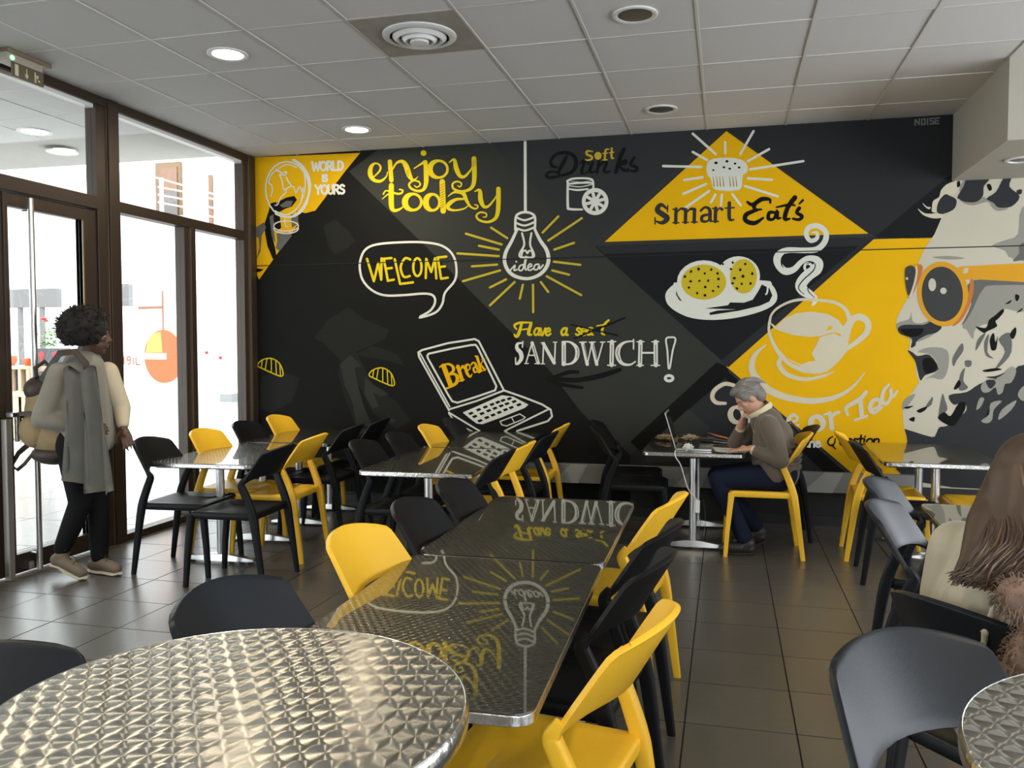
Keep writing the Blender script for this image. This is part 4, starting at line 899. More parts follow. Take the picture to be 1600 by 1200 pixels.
pool = {'y': [make_proto(yellow_pl)], 'k': [make_proto(black_pl)], 's': [make_proto(slate_pl)]}
def chair(kind, x, y, face, label, group):
    """face: direction the sitter looks, degrees from +X"""
    pr = pool[kind][0]
    t = pr if 'used' not in protos.get(kind, ()) else copy_tree(pr)
    protos[kind] = ('used',)
    t.location = (x, y, 0); t.rotation_euler = (0, 0, R(face-90)); tag(t, label, None, group); return t
cols = {'y': 'yellow', 'k': 'black', 's': 'charcoal blue'}
def CH(kind, bx, by, face, where, group):
    """placed by where the top of its backrest was measured"""
    a = R(face); return chair(kind, bx+.265*math.cos(a), by+.265*math.sin(a), face, '%s plastic dining chair %s' % (cols[kind], where), group)
gW, gM, gC, gN, gR = 'chairs round the tables by the glass facade', 'chairs round the table in front of the laptop drawing', 'chairs along the two long central tables', 'chairs by the wall table with the laptop', 'chairs round the tables on the right'
CH('k', -3.60, 4.71, 5, 'with its back to the facade, nearest the walking woman', gW)
CH('y', -3.59, 5.28, 4, 'second from the walking woman on the facade side', gW)
CH('k', -3.65, 5.90, 3, 'third along the facade side, by the far window table', gW)
CH('y', -3.70, 6.49, 3, 'in the far corner under the croissant drawing', gW)
CH('k', -2.57, 4.57, 183, 'on the inner side of the nearest window table', gW)
CH('y', -2.66, 5.19, 184, 'on the inner side behind a black one at the window tables', gW)
CH('k', -2.70, 5.88, 184, 'on the inner side of the far window table, nearer one', gW)
CH('k', -2.72, 6.45, 184, 'on the inner side of the far window table, by the wall', gW)
CH('k', -2.21, 4.90, 2, 'left of the table in front of the laptop drawing, nearest', gM)
CH('k', -2.17, 5.38, 2, 'left of the table in front of the laptop drawing, second', gM)
CH('y', -2.16, 5.97, 2, 'left of the laptop drawing, backrest rising over the far table', gM)
CH('k', -2.17, 6.55, 2, 'against the wall below the drawn laptop', gM)
CH('k', -1.21, 4.64, 181, 'at the near right corner of the laptop drawing table', gM)
CH('y', -1.19, 5.08, 181, 'close behind a black one, right of the laptop drawing', gM)
CH('k', -1.17, 5.72, 181, 'between two yellow ones right of the laptop drawing', gM)
CH('y', -1.20, 6.32, 181, 'farthest of the row right of the laptop drawing', gM)
CH('s', -1.20, 1.84, -8, 'behind the round steel table, back to the camera', gC)
CH('y', -1.16, 2.51, -2, 'on the left of the central tables, brightly lit backrest', gC)
CH('k', -1.165, 3.03, 0, 'on the left of the central tables beyond the yellow one', gC)
CH('k', -1.165, 3.53, 0, 'on the left of the central tables, farthest', gC)
CH('y', -.155, 1.88, 170, 'in the right foreground of the central tables, seat in view', gC)
CH('k', -.19, 2.42, 172, 'on the right of the central tables behind the big yellow one', gC)
CH('k', -.19, 2.86, 172, 'on the right of the central tables, third from the front', gC)
CH('y', -.20, 3.42, 172, 'on the right of the central tables, farthest', gC)
CH('k', -.90, 6.12, 3, 'facing the man across the laptop table', gN)
CH('k', -.98, 6.62, 3, 'by the wall behind the one facing the man', gN)
man_chair = chair('y', .255, 6.06, 181, 'yellow plastic dining chair the man with the laptop sits on', gN)
CH('k', .62, 6.62, 181, 'behind the seated man with a black bag on it', gN)
CH('y', .77, 6.12, -3, 'left of the far right table, behind a black one', gR)
CH('k', .79, 5.56, -3, 'at the near left corner of the far right table', gR)
CH('y', 1.86, 5.82, 178, 'beyond the long haired woman with orange lit backrest', gR)
CH('s', .655, 4.02, -20, 'on the left of the near right table, farther one', gR)
CH('s', .575, 3.42, -20, 'on the left of the near right table, nearer one', gR)
CH('y', 1.03, 3.27, 92, 'half hidden behind the long brown hair', gR)
CH('s', .52, 2.13, 38, 'the long haired woman sits on', gR)
CH('s', .352, 1.835, -55, 'large in the right foreground at the edge table', gR)
CH('s', -1.42, 1.298, -34, 'cut off by the left edge beside the round table', gC)

# ------------------------------------------------------------------ tables
TZ = .685
under = nmat('black laminate underside', (.02, .02, .02), .6)
def foot_bar(t, y, L=.235):
    f = MB()
    vs = []; fs = []
    secs = [(-L, .024, .018), (-L+.02, .027, .022), (-.05, .035, .048), (.05, .035, .048), (L-.02, .027, .022), (L, .024, .018)]
    for x, w, h in secs: vs += [(x, y-w, .012), (x, y+w, .012), (x, y+w*.8, .012+h), (x, y-w*.8, .012+h)]
    for i in range(5):
        for k in range(4): fs.append((4*i+k, 4*i+(k+1) % 4, 4*i+4+(k+1) % 4, 4*i+4+k))
    fs += [(3, 2, 1, 0), (20, 21, 22, 23)]
    o = f.add(vs, fs).build('foot', chrome, t, bevel=.004)
    for x in (-L+.03, L-.03): MB().cyl((x, y, 0), (x, y, .014), .018, n=12).build('glide', under, o)
def square_table(x, y, rz, w, d, label, group=None, py=.3, z=TZ):
    t = thing('square_table', label, 'table', (x, y, 0), R(rz), group)
    MB().prism(rrect(w-.004, d-.004, .045, 6), z-.004, z).build('tabletop', swirl_fine, t)
    MB().prism(rrect(w, d, .047, 6), z-.028, z-.0041).build('edge_band', steel_edge, t, bevel=.003)
    MB().prism(rrect(w-.05, d-.05, .04, 5), z-.036, z-.0285).build('underside', under, t)
    for s_ in (-1, 1):
        MB().cyl((0, s_*py, .04), (0, s_*py, z-.036), .027, n=20).build('pole', chrome, t, True)
        MB().box((-.15, s_*py-.05, z-.046), (.15, s_*py+.05, z-.036)).build('mount_plate', under, t)
        foot_bar(t, s_*py)
    return t
square_table(-.717, 2.202, 1.3, .675, 1.195, 'long steel topped table nearest the camera, beyond the round one', 'central steel topped tables')
square_table(-.735, 3.405, .8, .665, 1.175, 'long steel topped table in line beyond the first central one', 'central steel topped tables')
square_table(-1.775, 5.20, 2, .70, 1.18, 'steel topped table in front of the laptop drawing, nearer one')
square_table(-1.815, 6.40, 2, .70, 1.16, 'steel topped table against the wall below the laptop drawing')
square_table(-3.225, 5.19, 4, .70, 1.13, 'steel topped table nearest the walking woman')
square_table(-3.29, 6.38, 3, .70, 1.14, 'steel topped table in the corner beside the facade')
square_table(-.215, 6.39, 0, .70, .95, 'steel topped table holding the laptop', py=.36)
square_table(1.34, 6.30, -2, .70, 1.14, 'steel topped table on the right before the bearded portrait')
square_table(1.20, 3.68, -3, .70, 1.16, 'steel topped table in front of the long haired woman')
def round_table(x, y, r, z, rz, label):
    t = thing('round_table', label, 'table', (x, y, 0), R(rz))
    MB().lathe([(0, z-.006), (r-.004, z-.006), (r-.003, z-.002), (r-.006, z), (0, z)], n=96).build('tabletop', swirl_big, t)
    MB().lathe([(r-.05, z-.034), (r-.006, z-.034), (r, z-.028), (r+.001, z-.010), (r-.002, z-.002), (r-.0045, z+.0006), (r-.006, z-.001)], n=96).build('edge_band', steel_edge, t, True)
    MB().lathe([(0, z-.04), (r-.06, z-.04), (r-.04, z-.034), (0, z-.034)], n=48).build('underside', under, t)
    MB().cyl((0, 0, .05), (0, 0, z-.04), .035, n=24).build('pole', chrome, t, True)
    MB().lathe([(.19, 0), (.19, .012), (.16, .025), (.06, .055), (.036, .06), (0, .06)], n=48).build('base', chrome, t, True)
    return t
round_table(-.687, 1.071, .341, .90, 16, 'round engine turned steel table in the left foreground')
round_table(.700, 1.170, .396, .90, -14, 'round engine turned steel table cut by the right edge')
# ------------------------------------------------------------------ people
def V(*a): return Vector(a)
def caps(mb, *seg, n=16):
    """chain of tapered limbs: (point, radius) or (point, (a, b)) with rounded joints"""
    for (p, r), (q, s) in zip(seg, seg[1:]):
        mb.cyl(p, q, r, s, n); mb.ell(p, (r, r, r), n=14, m=10); mb.ell(q, (s, s, s), n=14, m=10)
    return mb
def hand(mb, w, d, up, sc=1.0, curl=.5, side=1):
    """palm and five bent fingers; w wrist, d pointing direction, up back-of-hand normal"""
    d = d.normalized(); x = d.cross(up).normalized()*side; up = x.cross(d).normalized()*side
    pc = w+d*.045*sc
    for k in range(-2, 3): mb.cyl(w+x*k*.008*sc, w+d*.082*sc+x*k*.0155*sc, .014*sc, .0125*sc, 10)
    mb.ell(pc, (.03*sc,)*3, n=10, m=6)
    for k, L in ((-1.5, .062), (-.5, .078), (.5, .086), (1.5, .076)):
        b = w+d*.080*sc+x*k*.0205*sc; e = b; dd = (d+x*k*.06).normalized(); L *= sc
        for j, f in enumerate((.45, .30, .25)):
            nx = e+dd*L*f; mb.cyl(e, nx, (.0092-.0008*j)*sc, (.0086-.0008*j)*sc, 8); mb.ell(nx, ((.0086-.0008*j)*sc,)*3, n=8, m=6); e = nx; dd = (dd-up*curl).normalized()
    b = w+d*.025*sc+x*.030*sc; m_ = b+(d*.6+x*.75-up*.2).normalized()*.038*sc; t_ = m_+(d*.9+x*.25-up*.35).normalized()*.034*sc
    mb.cyl(b, m_, .013*sc, .0105*sc, 8).cyl(m_, t_, .0105*sc, .0085*sc, 8).ell(m_, (.0105*sc,)*3, n=8, m=6).ell(t_, (.0085*sc,)*3, n=8, m=6)
def basis(f, up=Vector((0, 0, 1))):
    f = f.normalized(); l = up.cross(f).normalized(); u = f.cross(l); return Matrix(((f.x, l.x, u.x), (f.y, l.y, u.y), (f.z, l.z, u.z)))
def head(mb, c, f, up=Vector((0, 0, 1)), s=1.0):
    """skull, jaw, nose, lips, brow, ears; f = where the face looks. returns the head frame"""
    M = basis(f, up); P = lambda x, y, z: c+M @ (Vector((x, y, z))*s)
    mb.ell(P(-.012, 0, .028), (.094*s, .074*s, .092*s), M, 20, 14); mb.ell(P(.018, 0, -.035), (.066*s, .058*s, .078*s), M, 18, 12)
    mb.ell(P(.050, 0, -.088), (.028*s, .030*s, .024*s), M, 12, 8); mb.ell(P(.072, 0, .034), (.016*s, .050*s, .012*s), M, 12, 8)
    mb.cyl(P(.078, 0, .022), P(.098, 0, -.022), .009*s, .014*s, 10); mb.ell(P(.100, 0, -.024), (.014*s, .014*s, .011*s), M, 10, 8)
    for q in (-1, 1): mb.ell(P(.092, q*.012, -.027), (.009*s, .008*s, .007*s), M, 8, 6); mb.ell(P(-.005, q*.074, -.005), (.020*s, .010*s, .032*s), M, 10, 8); mb.ell(P(.055, q*.038, -.012), (.022*s, .020*s, .018*s), M, 10, 8)
    mb.ell(P(.078, 0, -.050), (.013*s, .026*s, .007*s), M, 10, 6); mb.ell(P(.076, 0, -.063), (.012*s, .022*s, .008*s), M, 10, 6)
    return M, P
def face_bits(parent, P, M, s, lips, iris=(.03, .02, .015)):
    ew = nmat('eye white', (.30, .27, .24), .4); ir = nmat('iris brown', iris, .25)
    for q in (-1, 1):
        e = MB().ell(P(.068, q*.031, .004), (.011*s, .012*s, .0055*s), M, 12, 8).build('eye', ew, parent, True)
        MB().ell(P(.0765, q*.031, .004), (.0035*s, .0048*s, .0048*s), M, 10, 6).build('iris', ir, e, True)
    MB().ell(P(.083, 0, -.051), (.009*s, .024*s, .006*s), M, 12, 6).ell(P(.081, 0, -.062), (.009*s, .021*s, .007*s), M, 12, 6).build('lips', lips, parent, True)

# --- man at the laptop -------------------------------------------------
mO = V(.27, 6.05, 0)
def mo(*p): return V(*p)-mO
man = thing('person', 'grey haired person in brown sweater and jeans bent over papers at the laptop table', 'person', tuple(mO))
skin_m = nmat('light skin', (.50, .27, .18), .5, var=.05, vscale=20)
b = MB(); hC = mo(.155, 6.05, 1.058); fD = V(-.72, -.10, -.62)
M_, P = head(b, hC, fD, V(-.3, 0, 1), .97)
caps(b, (mo(.185, 6.05, 1.02), .052), (mo(.262, 6.05, .93), .058))
caps(b, (mo(.265, 6.05, .90), .10), (mo(.33, 6.05, .74), .12), (mo(.35, 6.05, .56), .13))
nsh, fsh = mo(.275, 5.875, .885), mo(.275, 6.225, .885)
nel, nwr = mo(.355, 5.80, .665), mo(.165, 5.88, .728)
fel, fwr = mo(.065, 6.26, .725), mo(.105, 6.12, .855)
for a_, e_, w_ in ((nsh, nel, nwr), (fsh, fel, fwr)): caps(b, (a_, .050), (e_, .040), (w_, .027))
hips = [mo(.36, 5.96, .535), mo(.36, 6.14, .535)]; knees = [mo(-.045, 5.93, .505), mo(-.055, 6.17, .50)]; anks = [mo(.135, 5.93, .10), mo(.215, 6.14, .14)]
for h_, k_, a_ in zip(hips, knees, anks): caps(b, (h_, .080), (k_, .052), (a_, .036))
hand(b, nwr, V(-1, -.05, -.10), V(0, 0, 1), 1.0, .22, 1)
hand(b, fwr, V(.15, -.45, .75), V(-.9, .1, .2), .92, .85, -1)
body = blob('body', b, .0062, 3, skin_m, man)
face_bits(man, P, M_, .97, nmat('dull lips', (.33, .13, .10), .5))
sw = nmat('brown grey knit', (.125, .098, .072), .92, spec=.15, bump=.8, bscale=260, var=.10, vscale=8, sheen=.25)
b = MB(); caps(b, (mo(.262, 6.05, .945), .073), (mo(.275, 6.05, .89), .110)); b.ell(mo(.222, 6.05, .905), (.062, .085, .060))
caps(b, (mo(.262, 6.05, .915), .085), (mo(.315, 6.05, .80), .135), (mo(.325, 6.05, .66), .155), (mo(.345, 6.05, .56), .150))
for y in (5.95, 6.15): caps(b, (mo(.27, y, .875), .082), (mo(.325, y, .72), .105), (mo(.335, y, .57), .105))
for a_, e_, w_ in ((nsh, nel, nwr), (fsh, fel, fwr)):
    wv = w_+(e_-w_).normalized()*.035; caps(b, (a_, .072), (a_*.45+e_*.55+V(.01, 0, 0), .060), (e_, .053), (wv, .037))
for k in range(5): z = .60+.035*k; b.sweep([mo(.345+.155*math.cos(t), 6.05+.19*math.sin(t), z+.01*math.sin(3*t+k)) for t in [R(-150+30*j) for j in range(11)]], [.010]*11, 8)
sl = caps(MB(), (nsh, .076), (nel, .057)); blob('sweater', b, .0075, 4, sw, man)
shirt = nmat('cream shirt', (.62, .54, .36), .8)
MB().sweep([mo(.232+.066*math.cos(t), 6.05+.070*math.sin(t), .972+.045*math.cos(t)) for t in [R(22.5*j) for j in range(17)]], [(.022, .010)]*17, 8).build('collar', shirt, man, True)
for w_, e_ in ((nwr, nel), (fwr, fel)):
    d_ = (e_-w_).normalized(); MB().cyl(w_+d_*.012, w_+d_*.05, .033, .037, 18).build('cuff', shirt, man, True)
jn = nmat('navy denim', (.008, .012, .026), .85, spec=.15, bump=.5, bscale=300, var=.15, vscale=10)
b = MB(); caps(b, (mo(.37, 5.98, .55), .105), (mo(.37, 6.12, .55), .105))
for h_, k_, a_ in zip(hips, knees, anks): caps(b, (h_, .098), (h_*.5+k_*.5+V(0, 0, .005), .082), (k_, .066), (k_*.45+a_*.55, .058), (a_+V(-.005, 0, .02), .056))
blob('jeans', b, .0075, 4, jn, man)
shoe = nmat('dark leather shoe', (.018, .017, .016), .5); sole_m = nmat('rubber sole', (.03, .03, .03), .7)
for a_, d_ in ((anks[0], V(-.28, -.1, -.96)), (anks[1], V(-.35, .0, -.94))):
    toe = a_+d_.normalized()*.085+V(-.09, 0, 0); toe.z = max(toe.z, .035)
    b = MB(); caps(b, (a_+V(.025, 0, -.02), .044), (a_+V(-.0, 0, -.045), .046)); caps(b, (V(a_.x+.03, a_.y, max(a_.z-.055, .04)), .040), (V(a_.x-.09, a_.y, .045), .040), (V(a_.x-.14, a_.y, .034), .033))
    so = blob('shoe', b, .007, 3, shoe, man)
    MB().sweep([V(a_.x+.06, a_.y, max(a_.z-.085, .010)), V(a_.x-.05, a_.y, .009), V(a_.x-.165, a_.y, .009)], [(.036, .009), (.044, .009), (.026, .008)], 12, up=(0, 1, 0)).build('sole', sole_m, so, True)
hr = nmat('grey hair', (.17, .155, .135), .6, var=.5, vscale=30)
b = MB(); b.ell(P(-.026, 0, .048), (.098, .085, .090), M_, 20, 14); b.ell(P(-.065, 0, -.005), (.055, .072, .075), M_, 16, 10); b.ell(P(.035, 0, .098), (.052, .064, .030), M_, 14, 8)
for q in (-1, 1): b.ell(P(.012, q*.070, .030), (.040, .016, .035), M_, 12, 8)
hair = blob('hair', b, .006, 2, hr, man)
st = MB()
for k in range(260):
    a_ = random.uniform(0, 6.28); t_ = random.uniform(.15, 1.65); r0 = Vector((math.cos(a_)*math.sin(t_), math.sin(a_)*math.sin(t_), math.cos(t_)))
    if r0.x > .35 and r0.z < .55: continue
    p0 = P(-.026+r0.x*.098, r0.y*.085, .048+r0.z*.090); tang = (M_ @ Vector((-.7-.2*r0.x, r0.y*.6, -.55))).normalized(); p1 = p0+tang*.028+(p0-P(0, 0, .03)).normalized()*.006; p2 = p1+tang*.026-(p0-P(0, 0, .03)).normalized()*.003
    st.sweep([p0, p1, p2], [.0028, .0030, .0008], 4)
st.build('strands', nmat('pale grey hair', (.30, .28, .25), .5, var=.4, vscale=40), hair, True)

# --- walking woman with backpack -------------------------------------------------
wO = V(-3.84, 4.40, 0)
def wo(*p): return V(*p)-wO
wom = thing('person', 'walking person with afro hair, grey jacket and tan backpack by the door', 'person', tuple(wO))
skin_d = nmat('dark skin', (.085, .042, .025), .45, var=.05, vscale=20)
b = MB(); hC = wo(-3.765, 4.43, 1.475); fD = V(.84, .54, -.02)
M2, P2 = head(b, hC, fD, V(0, 0, 1), .95)
caps(b, (wo(-3.79, 4.42, 1.43), .050), (wo(-3.835, 4.41, 1.32), .058)); caps(b, (wo(-3.84, 4.41, 1.25), .11), (wo(-3.84, 4.41, 1.05), .115), (wo(-3.85, 4.41, .86), .125))
rs, ls = wo(-3.86, 4.26, 1.255), wo(-3.78, 4.565, 1.255)
re, rw = wo(-3.93, 4.19, .99), wo(-3.72, 4.30, .93); le, lw = wo(-3.71, 4.60, 1.03), wo(-3.655, 4.54, .905)
for a_, e_, w_ in ((rs, re, rw), (ls, le, lw)): caps(b, (a_, .046), (e_, .036), (w_, .025))
hipw = [wo(-3.84, 4.33, .84), wo(-3.84, 4.49, .84)]; knw = [wo(-3.81, 4.34, .465), wo(-3.79, 4.47, .455)]; anw = [wo(-3.93, 4.32, .165), wo(-3.79, 4.47, .085)]
for h_, k_, a_ in zip(hipw, knw, anw): caps(b, (h_, .085), (k_, .050), (a_, .034))
hand(b, rw, V(.6, .75, -.1), V(.7, -.5, .3), .85, .5, 1); hand(b, lw, V(.42, -.15, -.85), V(.45, -.8, .35), .9, .15, 1)
blob('body', b, .0062, 3, skin_d, wom); face_bits(wom, P2, M2, .95, nmat('brown lips', (.10, .035, .03), .45))
afro = nmat('black afro hair', (.010, .008, .007), .95, bump=1.0, bscale=180)
b = MB(); hc = P2(-.055, 0, .055); b.ell(hc, (.135, .135, .115), None, 20, 14)
for k in range(420):
    z = random.uniform(-.75, 1); a_ = random.uniform(0, 6.28); q = math.sqrt(1-z*z); r0 = Vector((q*math.cos(a_), q*math.sin(a_), z))
    if (M2.inverted() @ r0).x > .62 and z < .45: continue
    b.ell(hc+Vector((r0.x*.14, r0.y*.14, r0.z*.122)), (random.uniform(.010, .022),)*3, None, 6, 5)
ah = blob('hair', b, .007, 0, afro, wom)
cur = MB()
for k in range(420):
    z = random.uniform(-.75, 1); a_ = random.uniform(0, 6.28); q = math.sqrt(1-z*z); r0 = Vector((q*math.cos(a_), q*math.sin(a_), z))
    if (M2.inverted() @ r0).x > .62 and z < .45: continue
    p0 = hc+Vector((r0.x*.145, r0.y*.145, r0.z*.126)); s_ = r0.cross(Vector((0, .3, 1))).normalized()*.008
    cur.sweep([p0, p0+r0*.012+s_, p0+r0*.022-s_, p0+r0*.028], [.0035, .003, .0025, .001], 4)
cur.build('curls', afro, ah, True)
jk = nmat('grey jacket cloth', (.20, .19, .155), .9, bump=.6, bscale=120, var=.18, vscale=6, sheen=.2); jk2 = nmat('grey jacket lining', (.105, .108, .098), .85, var=.25, vscale=7); cream = nmat('cream knit', (.50, .44, .32), .9)
b = MB(); caps(b, (wo(-3.825, 4.41, 1.285), .122), (wo(-3.83, 4.41, 1.12), .145), (wo(-3.82, 4.41, .95), .14), (wo(-3.80, 4.40, .82), .13))
for y in (4.32, 4.50): caps(b, (wo(-3.84, y, 1.265), .072), (wo(-3.82, y, 1.05), .095), (wo(-3.79, y, .84), .09))
for a_, e_, w_ in ((rs, re, rw),): caps(b, (a_, .070), (e_, .062), (w_+(e_-w_).normalized()*.03, .046))
caps(b, (wo(-3.81, 4.41, 1.335), .070), (wo(-3.86, 4.40, 1.26), .085))
blob('jacket', b, .0075, 4, jk, wom)
b = MB(); caps(b, (ls, .066), (le, .054), (lw+(le-lw).normalized()*.03, .038)); blob('sleeve', b, .0075, 3, cream, wom)
# open jacket front hanging down in folds
vs = []; fs = []; nU, nV = 13, 16
for side_ in (0, 1):
    for j in range(nV+1):
        v_ = j/nV; z = 1.285-.66*v_
        for i in range(nU+1):
            u_ = i/nU; x = -3.775+.13*u_+.13*v_*u_+.028*math.sin(u_*15+2.2*v_)*(.3+v_); y = 4.185+.12*u_+.035*math.cos(u_*15+1)*(.25+v_*.8)-.018*v_
            zz = z-.10*u_*v_+.02*math.sin(u_*9)
            vs.append(wo(x, y+.007*side_, zz))
n1 = (nU+1)*(nV+1)
for s_ in (0, 1):
    for j in range(nV):
        for i in range(nU):
            a_ = s_*n1+j*(nU+1)+i; q = (a_, a_+1, a_+nU+2, a_+nU+1); fs.append(q if s_ else q[::-1])
for j in range(nV): a_ = j*(nU+1); fs.append((a_, a_+nU+1, a_+nU+1+n1, a_+n1)); a_ += nU; fs.append((a_, a_+n1, a_+nU+1+n1, a_+nU+1))
for i in range(nU): a_ = nV*(nU+1)+i; fs.append((a_, a_+1, a_+1+n1, a_+n1)); fs.append((i, i+n1, i+1+n1, i+1))
mesh_from('jacket_front', vs, fs, jk2, wom, True)
tr = nmat('black trousers', (.008, .008, .009), .85, spec=.15, bump=.4, bscale=200)
b = MB(); caps(b, (wo(-3.84, 4.36, .86), .115), (wo(-3.84, 4.46, .86), .115))
for h_, k_, a_ in zip(hipw, knw, anw): caps(b, (h_, .108), (h_*.5+k_*.5, .088), (k_, .066), (k_*.5+a_*.5, .062), (a_+V(0, 0, .02), .050))
blob('trousers', b, .0075, 4, tr, wom)
sn = nmat('taupe sneaker canvas', (.16, .125, .09), .8, var=.15, vscale=20); wsole = nmat('cream rubber sole', (.62, .58, .46), .6)
for n, (a_, heel_up) in enumerate(zip(anw, (.085, .0))):
    d_ = V(.97, -.12 if n == 0 else -.22, 0).normalized()
    hp = V(a_.x-.045, a_.y, max(a_.z-.055, .05)); tp = V(a_.x, a_.y, .045)+d_*.155
    mid = (hp+tp)/2+V(0, 0, .012)
    b = MB(); caps(b, (a_+V(0, 0, -.02), .042), (hp+V(.02, 0, .01), .040)); caps(b, (hp, .038), (mid, .040), (tp, .032))
    so = blob('sneaker', b, .0065, 3, sn, wom)
    pts = [hp+V(-.03, 0, -.036), hp+d_*.05+V(0, 0, -.040), mid+V(0, 0, -.046), tp+V(0, 0, -.034), tp+d_*.03+V(0, 0, -.026)]
    MB().sweep(pts, [(.026, .010), (.038, .012), (.040, .012), (.036, .011), (.018, .009)], 12, up=(0, 1, 0)).build('sole', wsole, so, True)
    lc = MB()
    for k in range(4):
        c = a_*.35+tp*.65+(a_-tp)*.14*k+V(0, 0, .012+.010*k); s_ = d_.cross(V(0, 0, 1))*.026; lc.sweep([c-s_, c+V(0, 0, .012), c+s_+d_*.012], [.003]*3, 6)
    lc.build('laces', nmat('lace dark', (.05, .04, .035), .8), so, True)
# backpack
bpO = wo(-3.985, 4.30, .985)+wO
bp_ = thing('backpack', 'tan and dark brown backpack worn by the walking person', 'backpack', tuple(bpO), R(0)); bp_.scale = (1.12, 1.05, 1.1)
tan = nmat('tan canvas', (.30, .225, .12), .9, bump=.5, bscale=150, var=.25, vscale=7); dbr = nmat('dark brown leather', (.035, .022, .015), .6)
b = MB(); b.ell((-.015, .04, .0), (.150, .125, .235), None, 22, 16); b.ell((.02, .04, -.10), (.150, .125, .13), None, 18, 12); b.ell((-.03, .03, .10), (.115, .11, .13), None, 18, 12)
blob('pack', b, .008, 3, tan, bp_)
b = MB(); b.ell((-.06, -.045, -.07), (.088, .060, .095), None, 18, 12); blob('front_pocket', b, .007, 3, tan, bp_)
b = MB(); b.ell((.01, .035, -.205), (.135, .118, .060), None, 18, 10); blob('base_panel', b, .008, 2, dbr, bp_)
b = MB(); b.ell((-.045, .01, .155), (.095, .10, .080), None, 18, 10); blob('top_flap', b, .008, 2, dbr, bp_)
MB().sweep([(-.14, -.03, .005), (-.11, -.095, .025), (-.03, -.105, .03), (.03, -.09, .005)], [(.014, .004)]*4, 8).build('pocket_zip', dbr, bp_, True)
MB().sweep([(-.03, -.05, .22), (-.055, -.03, .275), (-.02, .0, .31), (.02, .0, .27), (.015, -.02, .225)], [.012]*5, 8).build('top_handle', dbr, bp_, True)
MB().sweep([(.0, -.05, .205), (.07, -.055, .29), (.13, -.06, .355), (.205, -.035, .365), (.245, .0, .30), (.25, .03, .18)], [(.020, .006)]*6, 8).build('shoulder_strap', dbr, bp_, True)
MB().sweep([(-.10, -.03, -.14), (-.18, -.03, -.20), (-.235, -.03, -.28), (-.245, -.03, -.35)], [(.016, .008), (.014, .007), (.012, .006), (.014, .006)], 8).build('loose_strap', dbr, bp_, True)
MB().sweep([(-.07, -.05, -.20), (-.115, -.06, -.255), (-.17, -.05, -.29), (-.21, -.04, -.275)], [(.010, .004)]*4, 8).build('loose_strap', dbr, bp_, True)

# --- long haired woman on the right -------------------------------------------------
gO = V(.70, 2.23, 0)
def go(*p): return V(*p)-gO
gr = thing('person', 'seated person with long brown hair and cream blouse seen from behind', 'person', tuple(gO))
b = MB(); gf = V(.86, .42, -.28); hC = go(.735, 2.27, 1.075); M3, P3 = head(b, hC, gf, V(0, 0, 1), .95)
caps(b, (go(.715, 2.25, 1.03), .050), (go(.685, 2.225, .955), .056)); caps(b, (go(.68, 2.22, .90), .10), (go(.665, 2.21, .72), .11), (go(.68, 2.22, .56), .13))
f2 = V(.79, .61, 0); l2 = V(-.61, .79, 0)
gsl, gsr = go(.67, 2.21, .905)+l2*.155, go(.67, 2.21, .905)-l2*.155
gel, ger = gsl+V(.02, .02, -.25)+l2*.04, gsr+V(.03, .02, -.24)-l2*.05
gwl, gwr = gel+f2*.20+V(0, 0, .05), ger+f2*.22+V(0, 0, .05)
for a_, e_, w_ in ((gsl, gel, gwl), (gsr, ger, gwr)): caps(b, (a_, .045), (e_, .036), (w_, .025))
for a_, s_ in ((gwl, 1), (gwr, -1)): hand(b, a_, f2+V(0, 0, -.1), V(0, 0, 1), .9, .3, s_)
gh = [go(.70, 2.23, .54)+l2*.085, go(.70, 2.23, .54)-l2*.085]
for h_ in gh:
    k_ = h_+f2*.40+V(0, 0, -.02); caps(b, (h_, .085), (k_, .052), (k_+V(0, 0, -.42)-f2*.02, .034), (k_+V(0, 0, -.47)+f2*.10, .03))
blob('body', b, .0068, 3, skin_m, gr); face_bits(gr, P3, M3, .95, nmat('rose lips', (.45, .14, .12), .45))
bl = nmat('cream satin blouse', (.40, .36, .265), .55, bump=.25, bscale=12, var=.06, vscale=6, sheen=.3)
b = MB(); caps(b, (go(.70, 2.235, .955), .075), (go(.68, 2.22, .91), .115), (go(.655, 2.205, .78), .145), (go(.655, 2.205, .64), .155), (go(.675, 2.22, .56), .150))
for s_ in (-1, 1): caps(b, (go(.685, 2.225, .90)+l2*s_*.07, .10), (go(.66, 2.21, .74)+l2*s_*.08, .12), (go(.67, 2.215, .58)+l2*s_*.08, .115))
for a_, e_, w_ in ((gsl, gel, gwl), (gsr, ger, gwr)): caps(b, (a_, .074), (a_*.5+e_*.5, .082), (e_, .074), (w_, .045))
for k in range(5):
    a0 = go(.60+.02*k, 2.06+.012*k, .92-.01*k); a1 = go(.56+.05*k, 2.09+.01*k, .64); mdl = (a0+a1)/2+V(-.02, -.03, .01)
    b.sweep([a0, mdl, a1], [.004, .010, .006], 7)
blob('blouse', b, .0068, 3, bl, gr)
b = MB()
for h_ in gh:
    k_ = h_+f2*.40+V(0, 0, -.02); caps(b, (h_, .100), (k_, .064), (k_+V(0, 0, -.40)-f2*.02, .048))
blob('trousers', b, .008, 3, jn, gr)
for h_ in gh:
    k_ = h_+f2*.42+V(0, 0, -.49); b = MB(); caps(b, (k_, .040), (k_+f2*.10+V(0, 0, -.005), .034)); o = blob('shoe', b, .007, 2, shoe, gr); 
brn_h = nmat('long brown hair', (.052, .031, .019), .5, var=.35, vscale=14); hl = nmat('light brown hair strands', (.15, .095, .055), .4, var=.3, vscale=20)
b = MB(); b.ell(P3(-.022, 0, .040), (.104, .090, .098), M3, 20, 14)
